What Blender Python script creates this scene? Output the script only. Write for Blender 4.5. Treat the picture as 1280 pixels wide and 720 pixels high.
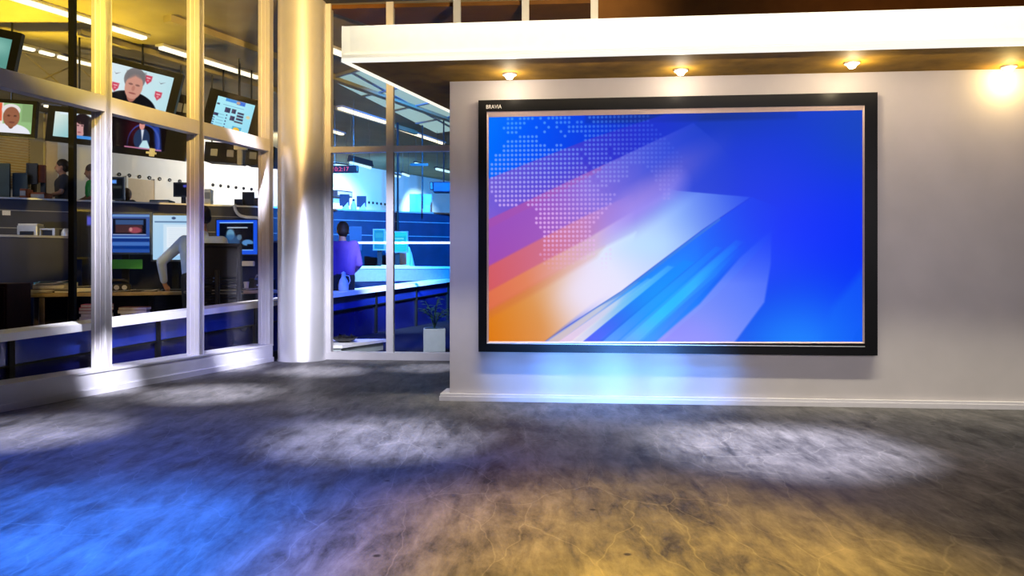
import bpy, bmesh, math, random
import numpy as np
from mathutils import Vector, Matrix, Euler

random.seed(7)
for o in list(bpy.data.objects):
    bpy.data.objects.remove(o, do_unlink=True)
C = bpy.context.scene.collection
scn = bpy.context.scene

# ------------------------------------------------------------------ camera
cam_d = bpy.data.cameras.new('camera')
cam = bpy.data.objects.new('camera', cam_d)
C.objects.link(cam)
cam.location = (0, 0, 1.0)
cam.rotation_euler = (math.pi / 2, 0, 0)
cam_d.sensor_width = 36
cam_d.lens = 1000 / 1280 * 36
cam_d.shift_y = -22 / 1280
cam_d.clip_end = 200
scn.camera = cam
scn.view_settings.view_transform = 'Standard'
scn.view_settings.look = 'None'
scn.view_settings.exposure = 0
scn.view_settings.gamma = 1
scn.view_settings.use_curve_mapping = False

w = bpy.data.worlds.new('world')
scn.world = w
w.use_nodes = True
w.node_tree.nodes['Background'].inputs[0].default_value = (0.05, 0.055, 0.07, 1)
w.node_tree.nodes['Background'].inputs[1].default_value = 0.4


def P(x, y, D):
    return Vector(((x - 640) / 1000 * D, D, 1 - (y - 338) / 1000 * D))


def aim(o, target):
    d = Vector(target) - o.location
    o.rotation_euler = d.to_track_quat('-Z', 'Y').to_euler()


def spot(name, loc, target, power, col, angle, blend=1.0, size=0.05):
    l = bpy.data.lights.new(name, 'SPOT')
    l.energy = power
    l.color = col
    l.spot_size = math.radians(angle)
    l.spot_blend = blend
    l.shadow_soft_size = size
    o = bpy.data.objects.new(name, l)
    C.objects.link(o)
    o.location = loc
    aim(o, target)
    return o


def area(name, loc, target, power, col, sx, sy, spread=180):
    l = bpy.data.lights.new(name, 'AREA')
    l.shape = 'RECTANGLE'
    l.size = sx
    l.size_y = sy
    l.energy = power
    l.color = col
    l.spread = math.radians(spread)
    o = bpy.data.objects.new(name, l)
    C.objects.link(o)
    o.location = loc
    aim(o, target)
    return o


WHITE = (1.0, 0.96, 0.98)
LAV = (0.86, 0.85, 1.0)
GOLD = (1.0, 0.68, 0.16)
BLUE = (0.03, 0.22, 1.0)
# studio spots that make the pools of light on the floor
for (px, py, pw, an) in ((470, 548, 2300, 24), (985, 560, 2900, 26), (30, 540, 2300, 22), (265, 492, 2500, 20),
                         (400, 464, 2200, 18), (535, 460, 1500, 15), (900, 548, 900, 20)):
    D = 1000 / (py - 338)
    X = (px - 640) / 1000 * D
    spot('pool_spot', (X + 0.5, D - 0.5, 3.85), (X, D, 0), pw, LAV, an, 1.0)
# coloured washes on the floor in front of the camera
spot('blue_wash', (-1.9, 1.6, 3.85), (-1.75, 2.45, 0), 5600, BLUE, 44, 1.0)
spot('blue_wash', (-2.4, 2.4, 3.85), (-2.0, 3.5, 0), 2200, (0.05, 0.16, 1.0), 66, 1.0)
spot('gold_wash', (0.5, 1.3, 3.85), (0.38, 2.55, 0), 3500, (1.0, 0.58, 0.05), 40, 1.0)
spot('gold_wash', (1.6, 2.0, 3.85), (1.2, 3.1, 0), 350, (1.0, 0.66, 0.26), 60, 1.0)
# gold light on the upper frames and the column
spot('gold_frame_wash', (-1.0, 4.6, 3.2), (-2.4, 8.8, 3.5), 1700, (1.0, 0.64, 0.20), 40, 1.0)
spot('gold_frame_wash', (-2.0, 3.8, 3.4), (-3.5, 6.6, 3.3), 1600, (1.0, 0.70, 0.10), 46, 1.0)
spot('gold_frame_wash', (-1.6, 4.6, 3.4), (-3.1, 7.6, 2.5), 520, (1.0, 0.60, 0.20), 40, 1.0)
spot('upper_mullion_wash', (0.6, 6.4, 3.1), (0.2, 8.7, 3.7), 420, (1.0, 0.80, 0.45), 80, 0.9)
# cool white light on the lower frames, the column foot and the kerb
spot('column_wash', (-1.2, 5.6, 2.4), (-2.35, 8.9, 0.30), 560, LAV, 26, 1.0)
spot('frame_wash', (-1.6, 4.6, 3.3), (-3.1, 7.4, 0.45), 170, LAV, 36, 1.0)
spot('back_frame_wash', (-1.4, 6.4, 2.9), (-1.5, 8.9, 0.9), 700, (0.78, 0.80, 1.0), 44, 1.0)
spot('kerb_spot', (-1.5, 4.0, 2.9), (-3.34, 6.62, 0.1), 5500, LAV, 9, 1.0)
spot('kerb_spot', (-1.0, 5.0, 3.2), (-2.83, 8.22, 0.1), 6500, LAV, 9, 1.0)
# display wall
area('fascia_wash', (2.0, 4.72, 3.92), (2.04, 5.28, 2.58), 76, (1.0, 0.92, 0.68), 6.6, 0.1, 70)
area('room_fill', (2.0, -2.6, 2.1), (2.2, 6.0, 1.3), 21, (1.0, 0.93, 0.97), 3.0, 1.0, 44)
area('wall_wash', (2.2, 5.42, 2.43), (2.24, 5.84, 2.15), 9, (1.0, 0.78, 0.50), 5.4, 0.05, 140)
spot('blue_wall_spot', (0.8, 4.3, 3.2), (0.80, 6.05, 0.12), 900, (0.07, 0.27, 1.0), 36, 1.0, 0.25)
for fx in (0.15, 0.55, 0.95, 1.35):
    spot('blue_glow_fill', (fx * 0.6 + 0.3, 2.1, 0.10), (fx, 6.0, 0.24), 1500 if 0.3 < fx < 1.2 else 700, (0.10, 0.33, 1.0), 13, 1.0)  # unseen low lamps added for the blue glow below the screen
spot('blue_wall_spot', (-0.9, 3.4, 3.0), (-0.4, 6.1, 1.0), 260, (0.35, 0.42, 1.0), 26, 1.0)
spot('warm_corner_wash', (3.2, 4.9, 3.6), (4.3, 8.4, 3.3), 160, (1.0, 0.55, 0.15), 70, 1.0)
# newsroom
WARM = (1.0, 0.87, 0.62)
area('newsroom_fill', (-8.9, 9.5, 3.8), (-6.0, 11.0, 0.5), 60, (0.62, 0.72, 1.0), 1.5, 1.5)  # unseen fill lamps added because the ceiling strips light too little
area('newsroom_fill', (-10.2, 13.0, 3.8), (-7.5, 15.0, 2.2), 60, WARM, 1.2, 1.2)
spot('left_wall_washer', (-9.8, 14.2, 3.7), (-7.4, 17.6, 2.7), 260, (1, 0.90, 0.70), 70, 0.9)
area('newsroom_fill', (-4.62, 17.8, 3.8), (-6.6, 19.2, 2.8), 130, (1, 0.98, 0.95), 0.4, 0.4)  # added fill lamp, hidden behind the column
spot('yellow_ceiling_wash', (-6.4, 9.5, 1.6), (-5.4, 9.3, 4.0), 1300, (1.0, 0.72, 0.05), 70, 1.0)
spot('ceiling_wash', (-9.0, 11.5, 1.3), (-5.0, 12.5, 4.0), 400, (1.0, 0.78, 0.32), 90, 1.0)
spot('ledge_spot', (-2.2, 5.0, 3.9), (-3.6, 7.6, 0.55), 2200, LAV, 26, 1.0)
spot('ledge_spot', (-2.75, 7.0, 3.9), (-3.05, 10.0, 0.62), 3600, LAV, 14, 1.0)
spot('ledge_spot', (-0.7, 8.2, 3.9), (-1.9, 13.5, 0.75), 9000, (0.5, 0.75, 1.0), 24, 1.0)
spot('blue_newsroom_wash', (-1.0, 9.6, 3.7), (-2.4, 16.5, 1.8), 13000, (0.0, 0.25, 1.0), 46, 0.8)
spot('blue_newsroom_wash', (-1.2, 9.4, 3.2), (-1.8, 11.6, 0.3), 1500, (0.01, 0.10, 1.0), 70, 1.0)
spot('blue_panel_wash', (-0.5, 5.2, 3.9), (-3.3, 8.3, 0.3), 700, (0.0, 0.05, 1.0), 26, 1.0)
spot('desk_blue_fill', (-7.5, 8.4, 1.3), (-6.3, 13.3, 1.5), 300, (0.22, 0.42, 1.0), 75, 1.0)
spot('desk_cool_fill', (-7.2, 7.6, 2.6), (-4.1, 10.1, 1.2), 130, (0.55, 0.72, 1.0), 34, 1.0)
spot('far_blue_wash', (-3.0, 19.8, 3.3), (-3.9, 24.0, 2.3), 1200, (0.08, 0.42, 1.0), 95, 1.0)
spot('far_wall_washer', (-3.6, 20.4, 3.9), (-4.9, 22.2, 2.6), 700, (0.7, 0.92, 1.0), 60, 0.9)
spot('far_wall_washer', (-1.9, 23.6, 3.9), (-3.0, 25.4, 2.6), 900, (0.5, 0.85, 1.0), 50, 0.9)


# ------------------------------------------------------------------ colours and materials
def s(r, g, b):
    def f(c):
        c /= 255
        return c / 12.92 if c <= 0.04045 else ((c + 0.055) / 1.055) ** 2.4
    return (f(r), f(g), f(b))


def mat(name, rgb, rough=0.5, metal=0.0, spec=0.5, var=0.12, scale=18.0, bump=0.0):
    m = bpy.data.materials.new(name)
    m.use_nodes = True
    nt = m.node_tree
    b = nt.nodes['Principled BSDF']
    tc = nt.nodes.new('ShaderNodeTexCoord')
    n = nt.nodes.new('ShaderNodeTexNoise')
    n.inputs['Scale'].default_value = scale
    n.inputs['Detail'].default_value = 4
    nt.links.new(tc.outputs['Object'], n.inputs['Vector'])
    r = nt.nodes.new('ShaderNodeValToRGB')
    lo = [c * (1 - var) for c in rgb]
    hi = [min(1, c * (1 + var)) for c in rgb]
    r.color_ramp.elements[0].color = (*lo, 1)
    r.color_ramp.elements[0].position = 0.3
    r.color_ramp.elements[1].color = (*hi, 1)
    r.color_ramp.elements[1].position = 0.7
    nt.links.new(n.outputs['Fac'], r.inputs['Fac'])
    nt.links.new(r.outputs['Color'], b.inputs['Base Color'])
    b.inputs['Roughness'].default_value = rough
    b.inputs['Metallic'].default_value = metal
    b.inputs['Specular IOR Level'].default_value = spec
    if bump:
        bp = nt.nodes.new('ShaderNodeBump')
        bp.inputs['Strength'].default_value = bump
        bp.inputs['Distance'].default_value = 0.01
        nt.links.new(n.outputs['Fac'], bp.inputs['Height'])
        nt.links.new(bp.outputs['Normal'], b.inputs['Normal'])
    return m


def emit(name, rgb, strength=1.0):
    m = bpy.data.materials.new(name)
    m.use_nodes = True
    b = m.node_tree.nodes['Principled BSDF']
    b.inputs['Base Color'].default_value = (0.02, 0.02, 0.02, 1)
    b.inputs['Emission Color'].default_value = (*rgb, 1)
    b.inputs['Emission Strength'].default_value = strength
    return m


def glass_mat(name, tint=(1, 1, 1)):
    m = bpy.data.materials.new(name)
    m.use_nodes = True
    nt = m.node_tree
    nt.nodes.clear()
    out = nt.nodes.new('ShaderNodeOutputMaterial')
    t = nt.nodes.new('ShaderNodeBsdfTransparent')
    t.inputs[0].default_value = (*tint, 1)
    g = nt.nodes.new('ShaderNodeBsdfGlossy')
    g.inputs['Roughness'].default_value = 0.02
    lw = nt.nodes.new('ShaderNodeLayerWeight')
    lw.inputs['Blend'].default_value = 0.5
    pw = nt.nodes.new('ShaderNodeMath')
    pw.operation = 'POWER'
    pw.inputs[1].default_value = 5
    nt.links.new(lw.outputs['Facing'], pw.inputs[0])
    fr = nt.nodes.new('ShaderNodeMath')
    fr.operation = 'MULTIPLY_ADD'
    fr.inputs[1].default_value = 0.35
    fr.inputs[2].default_value = 0.012
    nt.links.new(pw.outputs[0], fr.inputs[0])
    mx = nt.nodes.new('ShaderNodeMixShader')
    nt.links.new(fr.outputs[0], mx.inputs[0])
    nt.links.new(t.outputs[0], mx.inputs[1])
    nt.links.new(g.outputs[0], mx.inputs[2])
    nt.links.new(mx.outputs[0], out.inputs[0])
    return m


def screen_mat(name, strength=1.0):
    m = bpy.data.materials.new(name)
    m.use_nodes = True
    nt = m.node_tree
    b = nt.nodes['Principled BSDF']
    a = nt.nodes.new('ShaderNodeAttribute')
    a.attribute_name = 'picture'
    nt.links.new(a.outputs['Color'], b.inputs['Emission Color'])
    b.inputs['Emission Strength'].default_value = strength
    b.inputs['Base Color'].default_value = (0.001, 0.001, 0.001, 1)
    b.inputs['Roughness'].default_value = 0.3
    b.inputs['Specular IOR Level'].default_value = 0.03
    return m


def floor_mat():
    m = bpy.data.materials.new('worn_streaky_floor')
    m.use_nodes = True
    nt = m.node_tree
    N = nt.nodes
    L = nt.links
    b = N['Principled BSDF']
    tc = N.new('ShaderNodeTexCoord')
    mp = N.new('ShaderNodeMapping')
    mp.inputs['Rotation'].default_value = (0, 0, 0.33)
    mp.inputs['Scale'].default_value = (6.5, 1.7, 1)
    L.new(tc.outputs['Object'], mp.inputs['Vector'])
    n1 = N.new('ShaderNodeTexNoise')
    n1.inputs['Scale'].default_value = 1.7
    n1.inputs['Detail'].default_value = 9
    n1.inputs['Roughness'].default_value = 0.68
    n1.inputs['Distortion'].default_value = 0.5
    L.new(mp.outputs[0], n1.inputs['Vector'])
    n2 = N.new('ShaderNodeTexNoise')
    n2.inputs['Scale'].default_value = 1.1
    n2.inputs['Detail'].default_value = 6
    n2.inputs['Roughness'].default_value = 0.6
    L.new(tc.outputs['Object'], n2.inputs['Vector'])
    mixn = N.new('ShaderNodeMath')
    mixn.operation = 'ADD'
    L.new(n1.outputs['Fac'], mixn.inputs[0])
    L.new(n2.outputs['Fac'], mixn.inputs[1])
    r = N.new('ShaderNodeValToRGB')
    r.color_ramp.elements[0].position = 0.40
    r.color_ramp.elements[0].color = (0.014, 0.014, 0.016, 1)
    r.color_ramp.elements[1].position = 0.63
    r.color_ramp.elements[1].color = (0.15, 0.145, 0.15, 1)
    n4 = N.new('ShaderNodeTexNoise')
    n4.inputs['Scale'].default_value = 26
    n4.inputs['Detail'].default_value = 6
    n4.inputs['Roughness'].default_value = 0.75
    mp4 = N.new('ShaderNodeMapping')
    mp4.inputs['Rotation'].default_value = (0, 0, 0.33)
    mp4.inputs['Scale'].default_value = (1.6, 0.7, 1)
    L.new(tc.outputs['Object'], mp4.inputs['Vector'])
    L.new(mp4.outputs[0], n4.inputs['Vector'])
    fine = N.new('ShaderNodeMath')
    fine.operation = 'MULTIPLY_ADD'
    fine.inputs[1].default_value = 0.35
    L.new(n4.outputs['Fac'], fine.inputs[0])
    L.new(mixn.outputs[0], fine.inputs[2])
    hf = N.new('ShaderNodeMath')
    hf.operation = 'MULTIPLY'
    hf.inputs[1].default_value = 0.426
    L.new(fine.outputs[0], hf.inputs[0])
    L.new(hf.outputs[0], r.inputs['Fac'])
    # thin pale scratches
    mp2 = N.new('ShaderNodeMapping')
    mp2.inputs['Rotation'].default_value = (0, 0, 0.5)
    mp2.inputs['Scale'].default_value = (1.6, 0.55, 1)
    L.new(tc.outputs['Object'], mp2.inputs['Vector'])
    v = N.new('ShaderNodeTexVoronoi')
    v.feature = 'DISTANCE_TO_EDGE'
    v.inputs['Scale'].default_value = 2.2
    n3 = N.new('ShaderNodeTexNoise')
    n3.inputs['Scale'].default_value = 3.0
    vm = N.new('ShaderNodeVectorMath')
    vm.operation = 'MULTIPLY_ADD'
    vm.inputs[1].default_value = (0.22, 0.22, 0.22)
    L.new(tc.outputs['Object'], n3.inputs['Vector'])
    L.new(n3.outputs['Color'], vm.inputs[0])
    L.new(mp2.outputs[0], vm.inputs[2])
    L.new(vm.outputs[0], v.inputs['Vector'])
    sr = N.new('ShaderNodeValToRGB')
    sr.color_ramp.elements[0].position = 0.0
    sr.color_ramp.elements[0].color = (0.16, 0.16, 0.16, 1)
    sr.color_ramp.elements[1].position = 0.012
    sr.color_ramp.elements[1].color = (0, 0, 0, 1)
    L.new(v.outputs['Distance'], sr.inputs['Fac'])
    mx = N.new('ShaderNodeMix')
    mx.data_type = 'RGBA'
    mx.inputs['B'].default_value = (0.3, 0.29, 0.28, 1)
    L.new(sr.outputs['Color'], mx.inputs['Factor'])
    L.new(r.outputs['Color'], mx.inputs['A'])
    # small dark specks
    v2 = N.new('ShaderNodeTexVoronoi')
    v2.inputs['Scale'].default_value = 3.3
    L.new(tc.outputs['Object'], v2.inputs['Vector'])
    s2 = N.new('ShaderNodeValToRGB')
    s2.color_ramp.elements[0].position = 0.03
    s2.color_ramp.elements[0].color = (0.15, 0.15, 0.15, 1)
    s2.color_ramp.elements[1].position = 0.06
    s2.color_ramp.elements[1].color = (1, 1, 1, 1)
    L.new(v2.outputs['Distance'], s2.inputs['Fac'])
    mu = N.new('ShaderNodeMix')
    mu.data_type = 'RGBA'
    mu.blend_type = 'MULTIPLY'
    mu.inputs['Factor'].default_value = 1
    L.new(mx.outputs['Result'], mu.inputs['A'])
    L.new(s2.outputs['Color'], mu.inputs['B'])
    L.new(mu.outputs['Result'], b.inputs['Base Color'])
    b.inputs['Roughness'].default_value = 0.55
    b.inputs['Specular IOR Level'].default_value = 0.25
    bp = N.new('ShaderNodeBump')
    bp.inputs['Strength'].default_value = 0.12
    bp.inputs['Distance'].default_value = 0.01
    L.new(hf.outputs[0], bp.inputs['Height'])
    L.new(bp.outputs['Normal'], b.inputs['Normal'])
    return m


M = dict(
    floor=floor_mat(),
    frame=mat('satin_white_aluminium', (0.62, 0.60, 0.62), 0.42, 0.35, 0.5, 0.04, 6),
    kerb=mat('brushed_steel_kerb', (0.60, 0.60, 0.66), 0.38, 0.6, 0.5, 0.06, 5),
    column=mat('satin_metal_column', (0.76, 0.75, 0.78), 0.42, 0.6, 0.5, 0.03, 4),
    wall=mat('grey_plaster', (0.46, 0.43, 0.44), 0.75, 0, 0.25, 0.05, 3, 0.03),
    base=mat('white_baseboard', (0.58, 0.56, 0.60), 0.5, 0, 0.4, 0.03),
    fascia=mat('cream_fascia', (0.86, 0.83, 0.76), 0.5, 0, 0.4, 0.02),
    soffit=mat('dark_brown_soffit', (0.24, 0.135, 0.014), 0.7, 0, 0.15, 0.25, 7),
    brown=mat('dark_brown_panel', (0.12, 0.048, 0.010), 0.7, 0, 0.15, 0.15, 5),
    dark=mat('dark_studio_wall', (0.05, 0.05, 0.055), 0.8, 0, 0.2, 0.1),
    black=mat('black_plastic', (0.008, 0.008, 0.010), 0.35, 0, 0.4, 0.1),
    bezel=mat('gloss_black_bezel', (0.004, 0.004, 0.005), 0.32, 0, 0.10, 0.1),
    trim=mat('rosy_silver_trim', (0.52, 0.40, 0.36), 0.35, 0.2, 0.5, 0.05),
    post=mat('black_steel', (0.006, 0.006, 0.007), 0.6, 0.1, 0.2, 0.1),
    letter=mat('silver_lettering', (0.7, 0.7, 0.68), 0.4, 0.3, 0.5, 0.03),
    olive=mat('olive_ceiling', (0.30, 0.25, 0.14), 0.8, 0, 0.2, 0.12, 2),
    nwall=mat('white_newsroom_wall', (0.74, 0.72, 0.66), 0.85, 0, 0.2, 0.03, 2),
    carpet=mat('dark_blue_carpet', (0.012, 0.014, 0.03), 0.9, 0, 0.1, 0.2, 60),
    navy=mat('navy_panel', (0.011, 0.018, 0.050), 0.5, 0, 0.3, 0.2, 4),
    teal=mat('dark_teal_panel', (0.03, 0.055, 0.075), 0.6, 0, 0.3, 0.15, 4),
    ledge=mat('white_ledge', (0.92, 0.92, 0.94), 0.4, 0, 0.5, 0.02),
    wood=mat('pale_wood_desk', (0.42, 0.33, 0.22), 0.5, 0, 0.4, 0.15, 9),
    maroon=mat('dark_maroon', (0.030, 0.006, 0.012), 0.6, 0, 0.3, 0.2),
    grey=mat('grey_plastic', (0.22, 0.23, 0.26), 0.5, 0, 0.4, 0.08),
    pale=mat('pale_grey_plastic', (0.60, 0.61, 0.62), 0.5, 0, 0.4, 0.05),
    paper=mat('white_paper', (0.72, 0.72, 0.74), 0.8, 0, 0.2, 0.05, 40),
    tealpaper=mat('teal_folder', (0.20, 0.48, 0.46), 0.7, 0, 0.2, 0.05),
    pink=mat('pink_magazine', (0.62, 0.10, 0.18), 0.6, 0, 0.3, 0.1),
    green=mat('green_card', (0.10, 0.50, 0.08), 0.6, 0, 0.3, 0.05),
    silver=mat('silver_plastic', (0.45, 0.47, 0.50), 0.35, 0.4, 0.5, 0.05),
    glass=glass_mat('clear_pane'),
    strip=emit('fluorescent_tube', (1.0, 0.90, 0.62), 1.6),
    stripc=emit('cool_fluorescent_tube', (0.55, 0.90, 1.0), 1.3),
    lamp=emit('warm_downlight', (1.0, 0.90, 0.68), 14.0),
    red=emit('red_led', (1.0, 0.03, 0.04), 0.9),
    bluelamp=emit('blue_led', (0.25, 0.5, 1.0), 1.0),
    screen=screen_mat('lit_display', 1.0),
    led=emit('cream_edge_glow', (1.0, 0.97, 0.86), 1.0),  # self-lit cream that stands in for light on the canopy edges
    sky=emit('daylit_skylight_glass', (0.31, 0.47, 0.45), 0.95),
    skin=mat('skin', (0.42, 0.23, 0.16), 0.55, 0, 0.3, 0.05),
    skin2=mat('dark_skin', (0.22, 0.11, 0.07), 0.55, 0, 0.3, 0.05),
    hair=mat('dark_hair', (0.015, 0.010, 0.008), 0.6, 0, 0.3, 0.2, 60),
    hairb=mat('brown_hair', (0.07, 0.035, 0.018), 0.6, 0, 0.3, 0.2, 60),
    shirt=mat('pale_blue_shirt', (0.36, 0.48, 0.84), 0.8, 0, 0.2, 0.06, 12, 0.1),
    greenshirt=mat('green_shirt', (0.01, 0.32, 0.04), 0.8, 0, 0.2, 0.06),
    greyshirt=mat('dark_grey_shirt', (0.045, 0.045, 0.055), 0.8, 0, 0.2, 0.06),
    purple=mat('purple_shirt', (0.10, 0.045, 0.26), 0.8, 0, 0.2, 0.06),
    whiteshirt=mat('white_shirt', (0.80, 0.82, 0.82), 0.8, 0, 0.2, 0.04),
    trousers=mat('black_trousers', (0.015, 0.015, 0.02), 0.8, 0, 0.2, 0.1),
    chair=mat('black_chair_fabric', (0.006, 0.006, 0.009), 0.8, 0, 0.1, 0.1),
    leaf=mat('dark_leaves', (0.02, 0.07, 0.03), 0.6, 0, 0.3, 0.2),
    planter=mat('pale_planter', (0.45, 0.52, 0.52), 0.6, 0, 0.3, 0.04),
    beige=mat('beige_door', (0.58, 0.46, 0.30), 0.6, 0, 0.3, 0.05),
    tan=mat('reddish_brown_fabric', (0.16, 0.05, 0.03), 0.7, 0, 0.2, 0.1),
)


# ------------------------------------------------------------------ mesh helpers
class MB:
    def __init__(self):
        self.v = []
        self.f = []

    def add(self, vs, fs, T=None):
        o = len(self.v)
        for p in vs:
            p = Vector(p)
            self.v.append(tuple(T @ p if T else p))
        for f in fs:
            self.f.append([i + o for i in f])
        return self

    def box(self, x0, x1, y0, y1, z0, z1, T=None):
        vs = [(x, y, z) for z in (z0, z1) for y in (y0, y1) for x in (x0, x1)]
        fs = [(0, 2, 3, 1), (4, 5, 7, 6), (0, 1, 5, 4), (2, 6, 7, 3), (0, 4, 6, 2), (1, 3, 7, 5)]
        return self.add(vs, fs, T)

    def rbox(self, x0, x1, y0, y1, z0, z1, b, T=None):
        bm = bmesh.new()
        bmesh.ops.create_cube(bm, size=1)
        for v in bm.verts:
            v.co = ((x0 + x1) / 2 + v.co.x * (x1 - x0), (y0 + y1) / 2 + v.co.y * (y1 - y0), (z0 + z1) / 2 + v.co.z * (z1 - z0))
        bmesh.ops.bevel(bm, geom=list(bm.edges), offset=b, segments=2, affect='EDGES', profile=0.5)
        bm.verts.index_update()
        self.add([v.co.copy() for v in bm.verts], [[v.index for v in f.verts] for f in bm.faces], T)
        bm.free()
        return self

    def prism(self, poly, z0, z1, T=None):
        a = sum(poly[i][0] * poly[(i + 1) % len(poly)][1] - poly[(i + 1) % len(poly)][0] * poly[i][1] for i in range(len(poly)))
        if a < 0:
            poly = poly[::-1]
        n = len(poly)
        vs = [(p[0], p[1], z0) for p in poly] + [(p[0], p[1], z1) for p in poly]
        fs = [list(range(n))[::-1], list(range(n, 2 * n))]
        for i in range(n):
            j = (i + 1) % n
            fs.append((i, j, n + j, n + i))
        return self.add(vs, fs, T)

    def cyl(self, p0, p1, r0, r1=None, n=16, caps=True, T=None):
        r1 = r0 if r1 is None else r1
        p0 = Vector(p0)
        p1 = Vector(p1)
        d = (p1 - p0).normalized()
        u = d.orthogonal().normalized()
        q = d.cross(u)
        vs = []
        for p, r in ((p0, r0), (p1, r1)):
            for i in range(n):
                a = 2 * math.pi * i / n
                vs.append(p + u * (r * math.cos(a)) + q * (r * math.sin(a)))
        fs = [(i, (i + 1) % n, n + (i + 1) % n, n + i) for i in range(n)]
        if caps:
            fs += [list(range(n))[::-1], list(range(n, 2 * n))]
        return self.add(vs, fs, T)

    def lathe(self, prof, n=24, T=None):
        vs = []
        fs = []
        for (r, z) in prof:
            for i in range(n):
                a = 2 * math.pi * i / n
                vs.append((r * math.cos(a), r * math.sin(a), z))
        for k in range(len(prof) - 1):
            for i in range(n):
                j = (i + 1) % n
                fs.append((k * n + i, k * n + j, (k + 1) * n + j, (k + 1) * n + i))
        fs.append(list(range(n))[::-1])
        fs.append(list(range((len(prof) - 1) * n, len(prof) * n)))
        return self.add(vs, fs, T)

    def ell(self, c, r, n=16, T=None, R=None):
        vs = []
        fs = []
        m = n // 2
        c = Vector(c)
        for k in range(1, m):
            t = math.pi * k / m
            for i in range(n):
                a = 2 * math.pi * i / n
                p = Vector((r[0] * math.sin(t) * math.cos(a), r[1] * math.sin(t) * math.sin(a), r[2] * math.cos(t)))
                vs.append(c + (R @ p if R else p))
        top = Vector((0, 0, r[2]))
        vs.append(c + (R @ top if R else top))
        vs.append(c - (R @ top if R else top))
        t_i, b_i = len(vs) - 2, len(vs) - 1
        for k in range(m - 2):
            for i in range(n):
                j = (i + 1) % n
                fs.append((k * n + i, (k + 1) * n + i, (k + 1) * n + j, k * n + j))
        for i in range(n):
            j = (i + 1) % n
            fs.append((t_i, i, j))
            fs.append((b_i, (m - 2) * n + j, (m - 2) * n + i))
        return self.add(vs, fs, T)

    def tube(self, pts, r, n=8, T=None):
        pts = [Vector(p) for p in pts]
        vs = []
        fs = []
        up = None
        for k, p in enumerate(pts):
            d = (pts[min(k + 1, len(pts) - 1)] - pts[max(k - 1, 0)]).normalized()
            if up is None:
                up = d.orthogonal().normalized()
            up = (up - d * up.dot(d)).normalized()
            q = d.cross(up)
            for i in range(n):
                a = 2 * math.pi * i / n
                vs.append(p + up * (r * math.cos(a)) + q * (r * math.sin(a)))
        for k in range(len(pts) - 1):
            for i in range(n):
                j = (i + 1) % n
                fs.append((k * n + i, k * n + j, (k + 1) * n + j, (k + 1) * n + i))
        fs.append(list(range(n))[::-1])
        fs.append(list(range((len(pts) - 1) * n, len(pts) * n)))
        return self.add(vs, fs, T)

    def build(self, name, m, parent=None, smooth=False):
        me = bpy.data.meshes.new(name)
        me.from_pydata(self.v, [], self.f)
        me.materials.append(m)
        if smooth:
            for p in me.polygons:
                p.use_smooth = True
            try:
                me.set_sharp_from_angle(angle=math.radians(40))
            except Exception:
                pass
        me.update()
        o = bpy.data.objects.new(name, me)
        C.objects.link(o)
        if parent:
            o.parent = parent
        return o


def tag(o, label, cat, group=None, kind=None):
    o['label'] = label
    o['category'] = cat
    if group:
        o['group'] = group
    if kind:
        o['kind'] = kind
    return o


def thing(name, label, cat, loc=(0, 0, 0), rz=0.0, group=None, ry=0.0, kind=None):
    o = bpy.data.objects.new(name, None)
    o.empty_display_size = 0.1
    C.objects.link(o)
    o.location = loc
    o.rotation_euler = (0, ry, rz)
    return tag(o, label, cat, group, kind)


def mtx(o):
    return Matrix.LocRotScale(o.location, o.rotation_euler, None)


def rot_z(loc, a):
    return Matrix.Translation(Vector(loc)) @ Matrix.Rotation(a, 4, 'Z')


def screen_part(name, parent, quad, paint, nx, ny, T=None, m=None):
    """quad: TL, TR, BR, BL in the parent's frame; paint(u, v) -> sRGB 0..255 (v from the top)."""
    TL, TR, BR, BL = [np.array(q, float) for q in quad]
    u, v = np.meshgrid(np.linspace(0, 1, nx + 1), np.linspace(0, 1, ny + 1))
    U = u[..., None]
    V = v[..., None]
    co = (TL * (1 - U) + TR * U) * (1 - V) + (BL * (1 - U) + BR * U) * V
    rgb = np.clip(paint(u, v), 0, 255) / 255.0
    lin = np.where(rgb <= 0.04045, rgb / 12.92, ((rgb + 0.055) / 1.055) ** 2.4)
    co = co.reshape(-1, 3)
    W = nx + 1
    i, j = np.meshgrid(np.arange(nx), np.arange(ny))
    a = (j * W + i).ravel()
    faces = np.stack([a, a + W, a + W + 1, a + 1], 1)
    me = bpy.data.meshes.new(name)
    me.vertices.add(len(co))
    me.vertices.foreach_set('co', co.astype(np.float32).ravel())
    me.loops.add(faces.size)
    me.loops.foreach_set('vertex_index', faces.astype(np.int32).ravel())
    me.polygons.add(len(faces))
    me.polygons.foreach_set('loop_start', np.arange(0, faces.size, 4, dtype=np.int32))
    me.update(calc_edges=True)
    at = me.attributes.new('picture', 'FLOAT_COLOR', 'POINT')
    rgba = np.ones((len(co), 4), np.float32)
    rgba[:, :3] = lin.reshape(-1, 3)
    at.data.foreach_set('color', rgba.ravel())
    me.materials.append(m or M['screen'])
    me.validate()
    o = bpy.data.objects.new(name, me)
    C.objects.link(o)
    o.parent = parent
    return o


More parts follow.
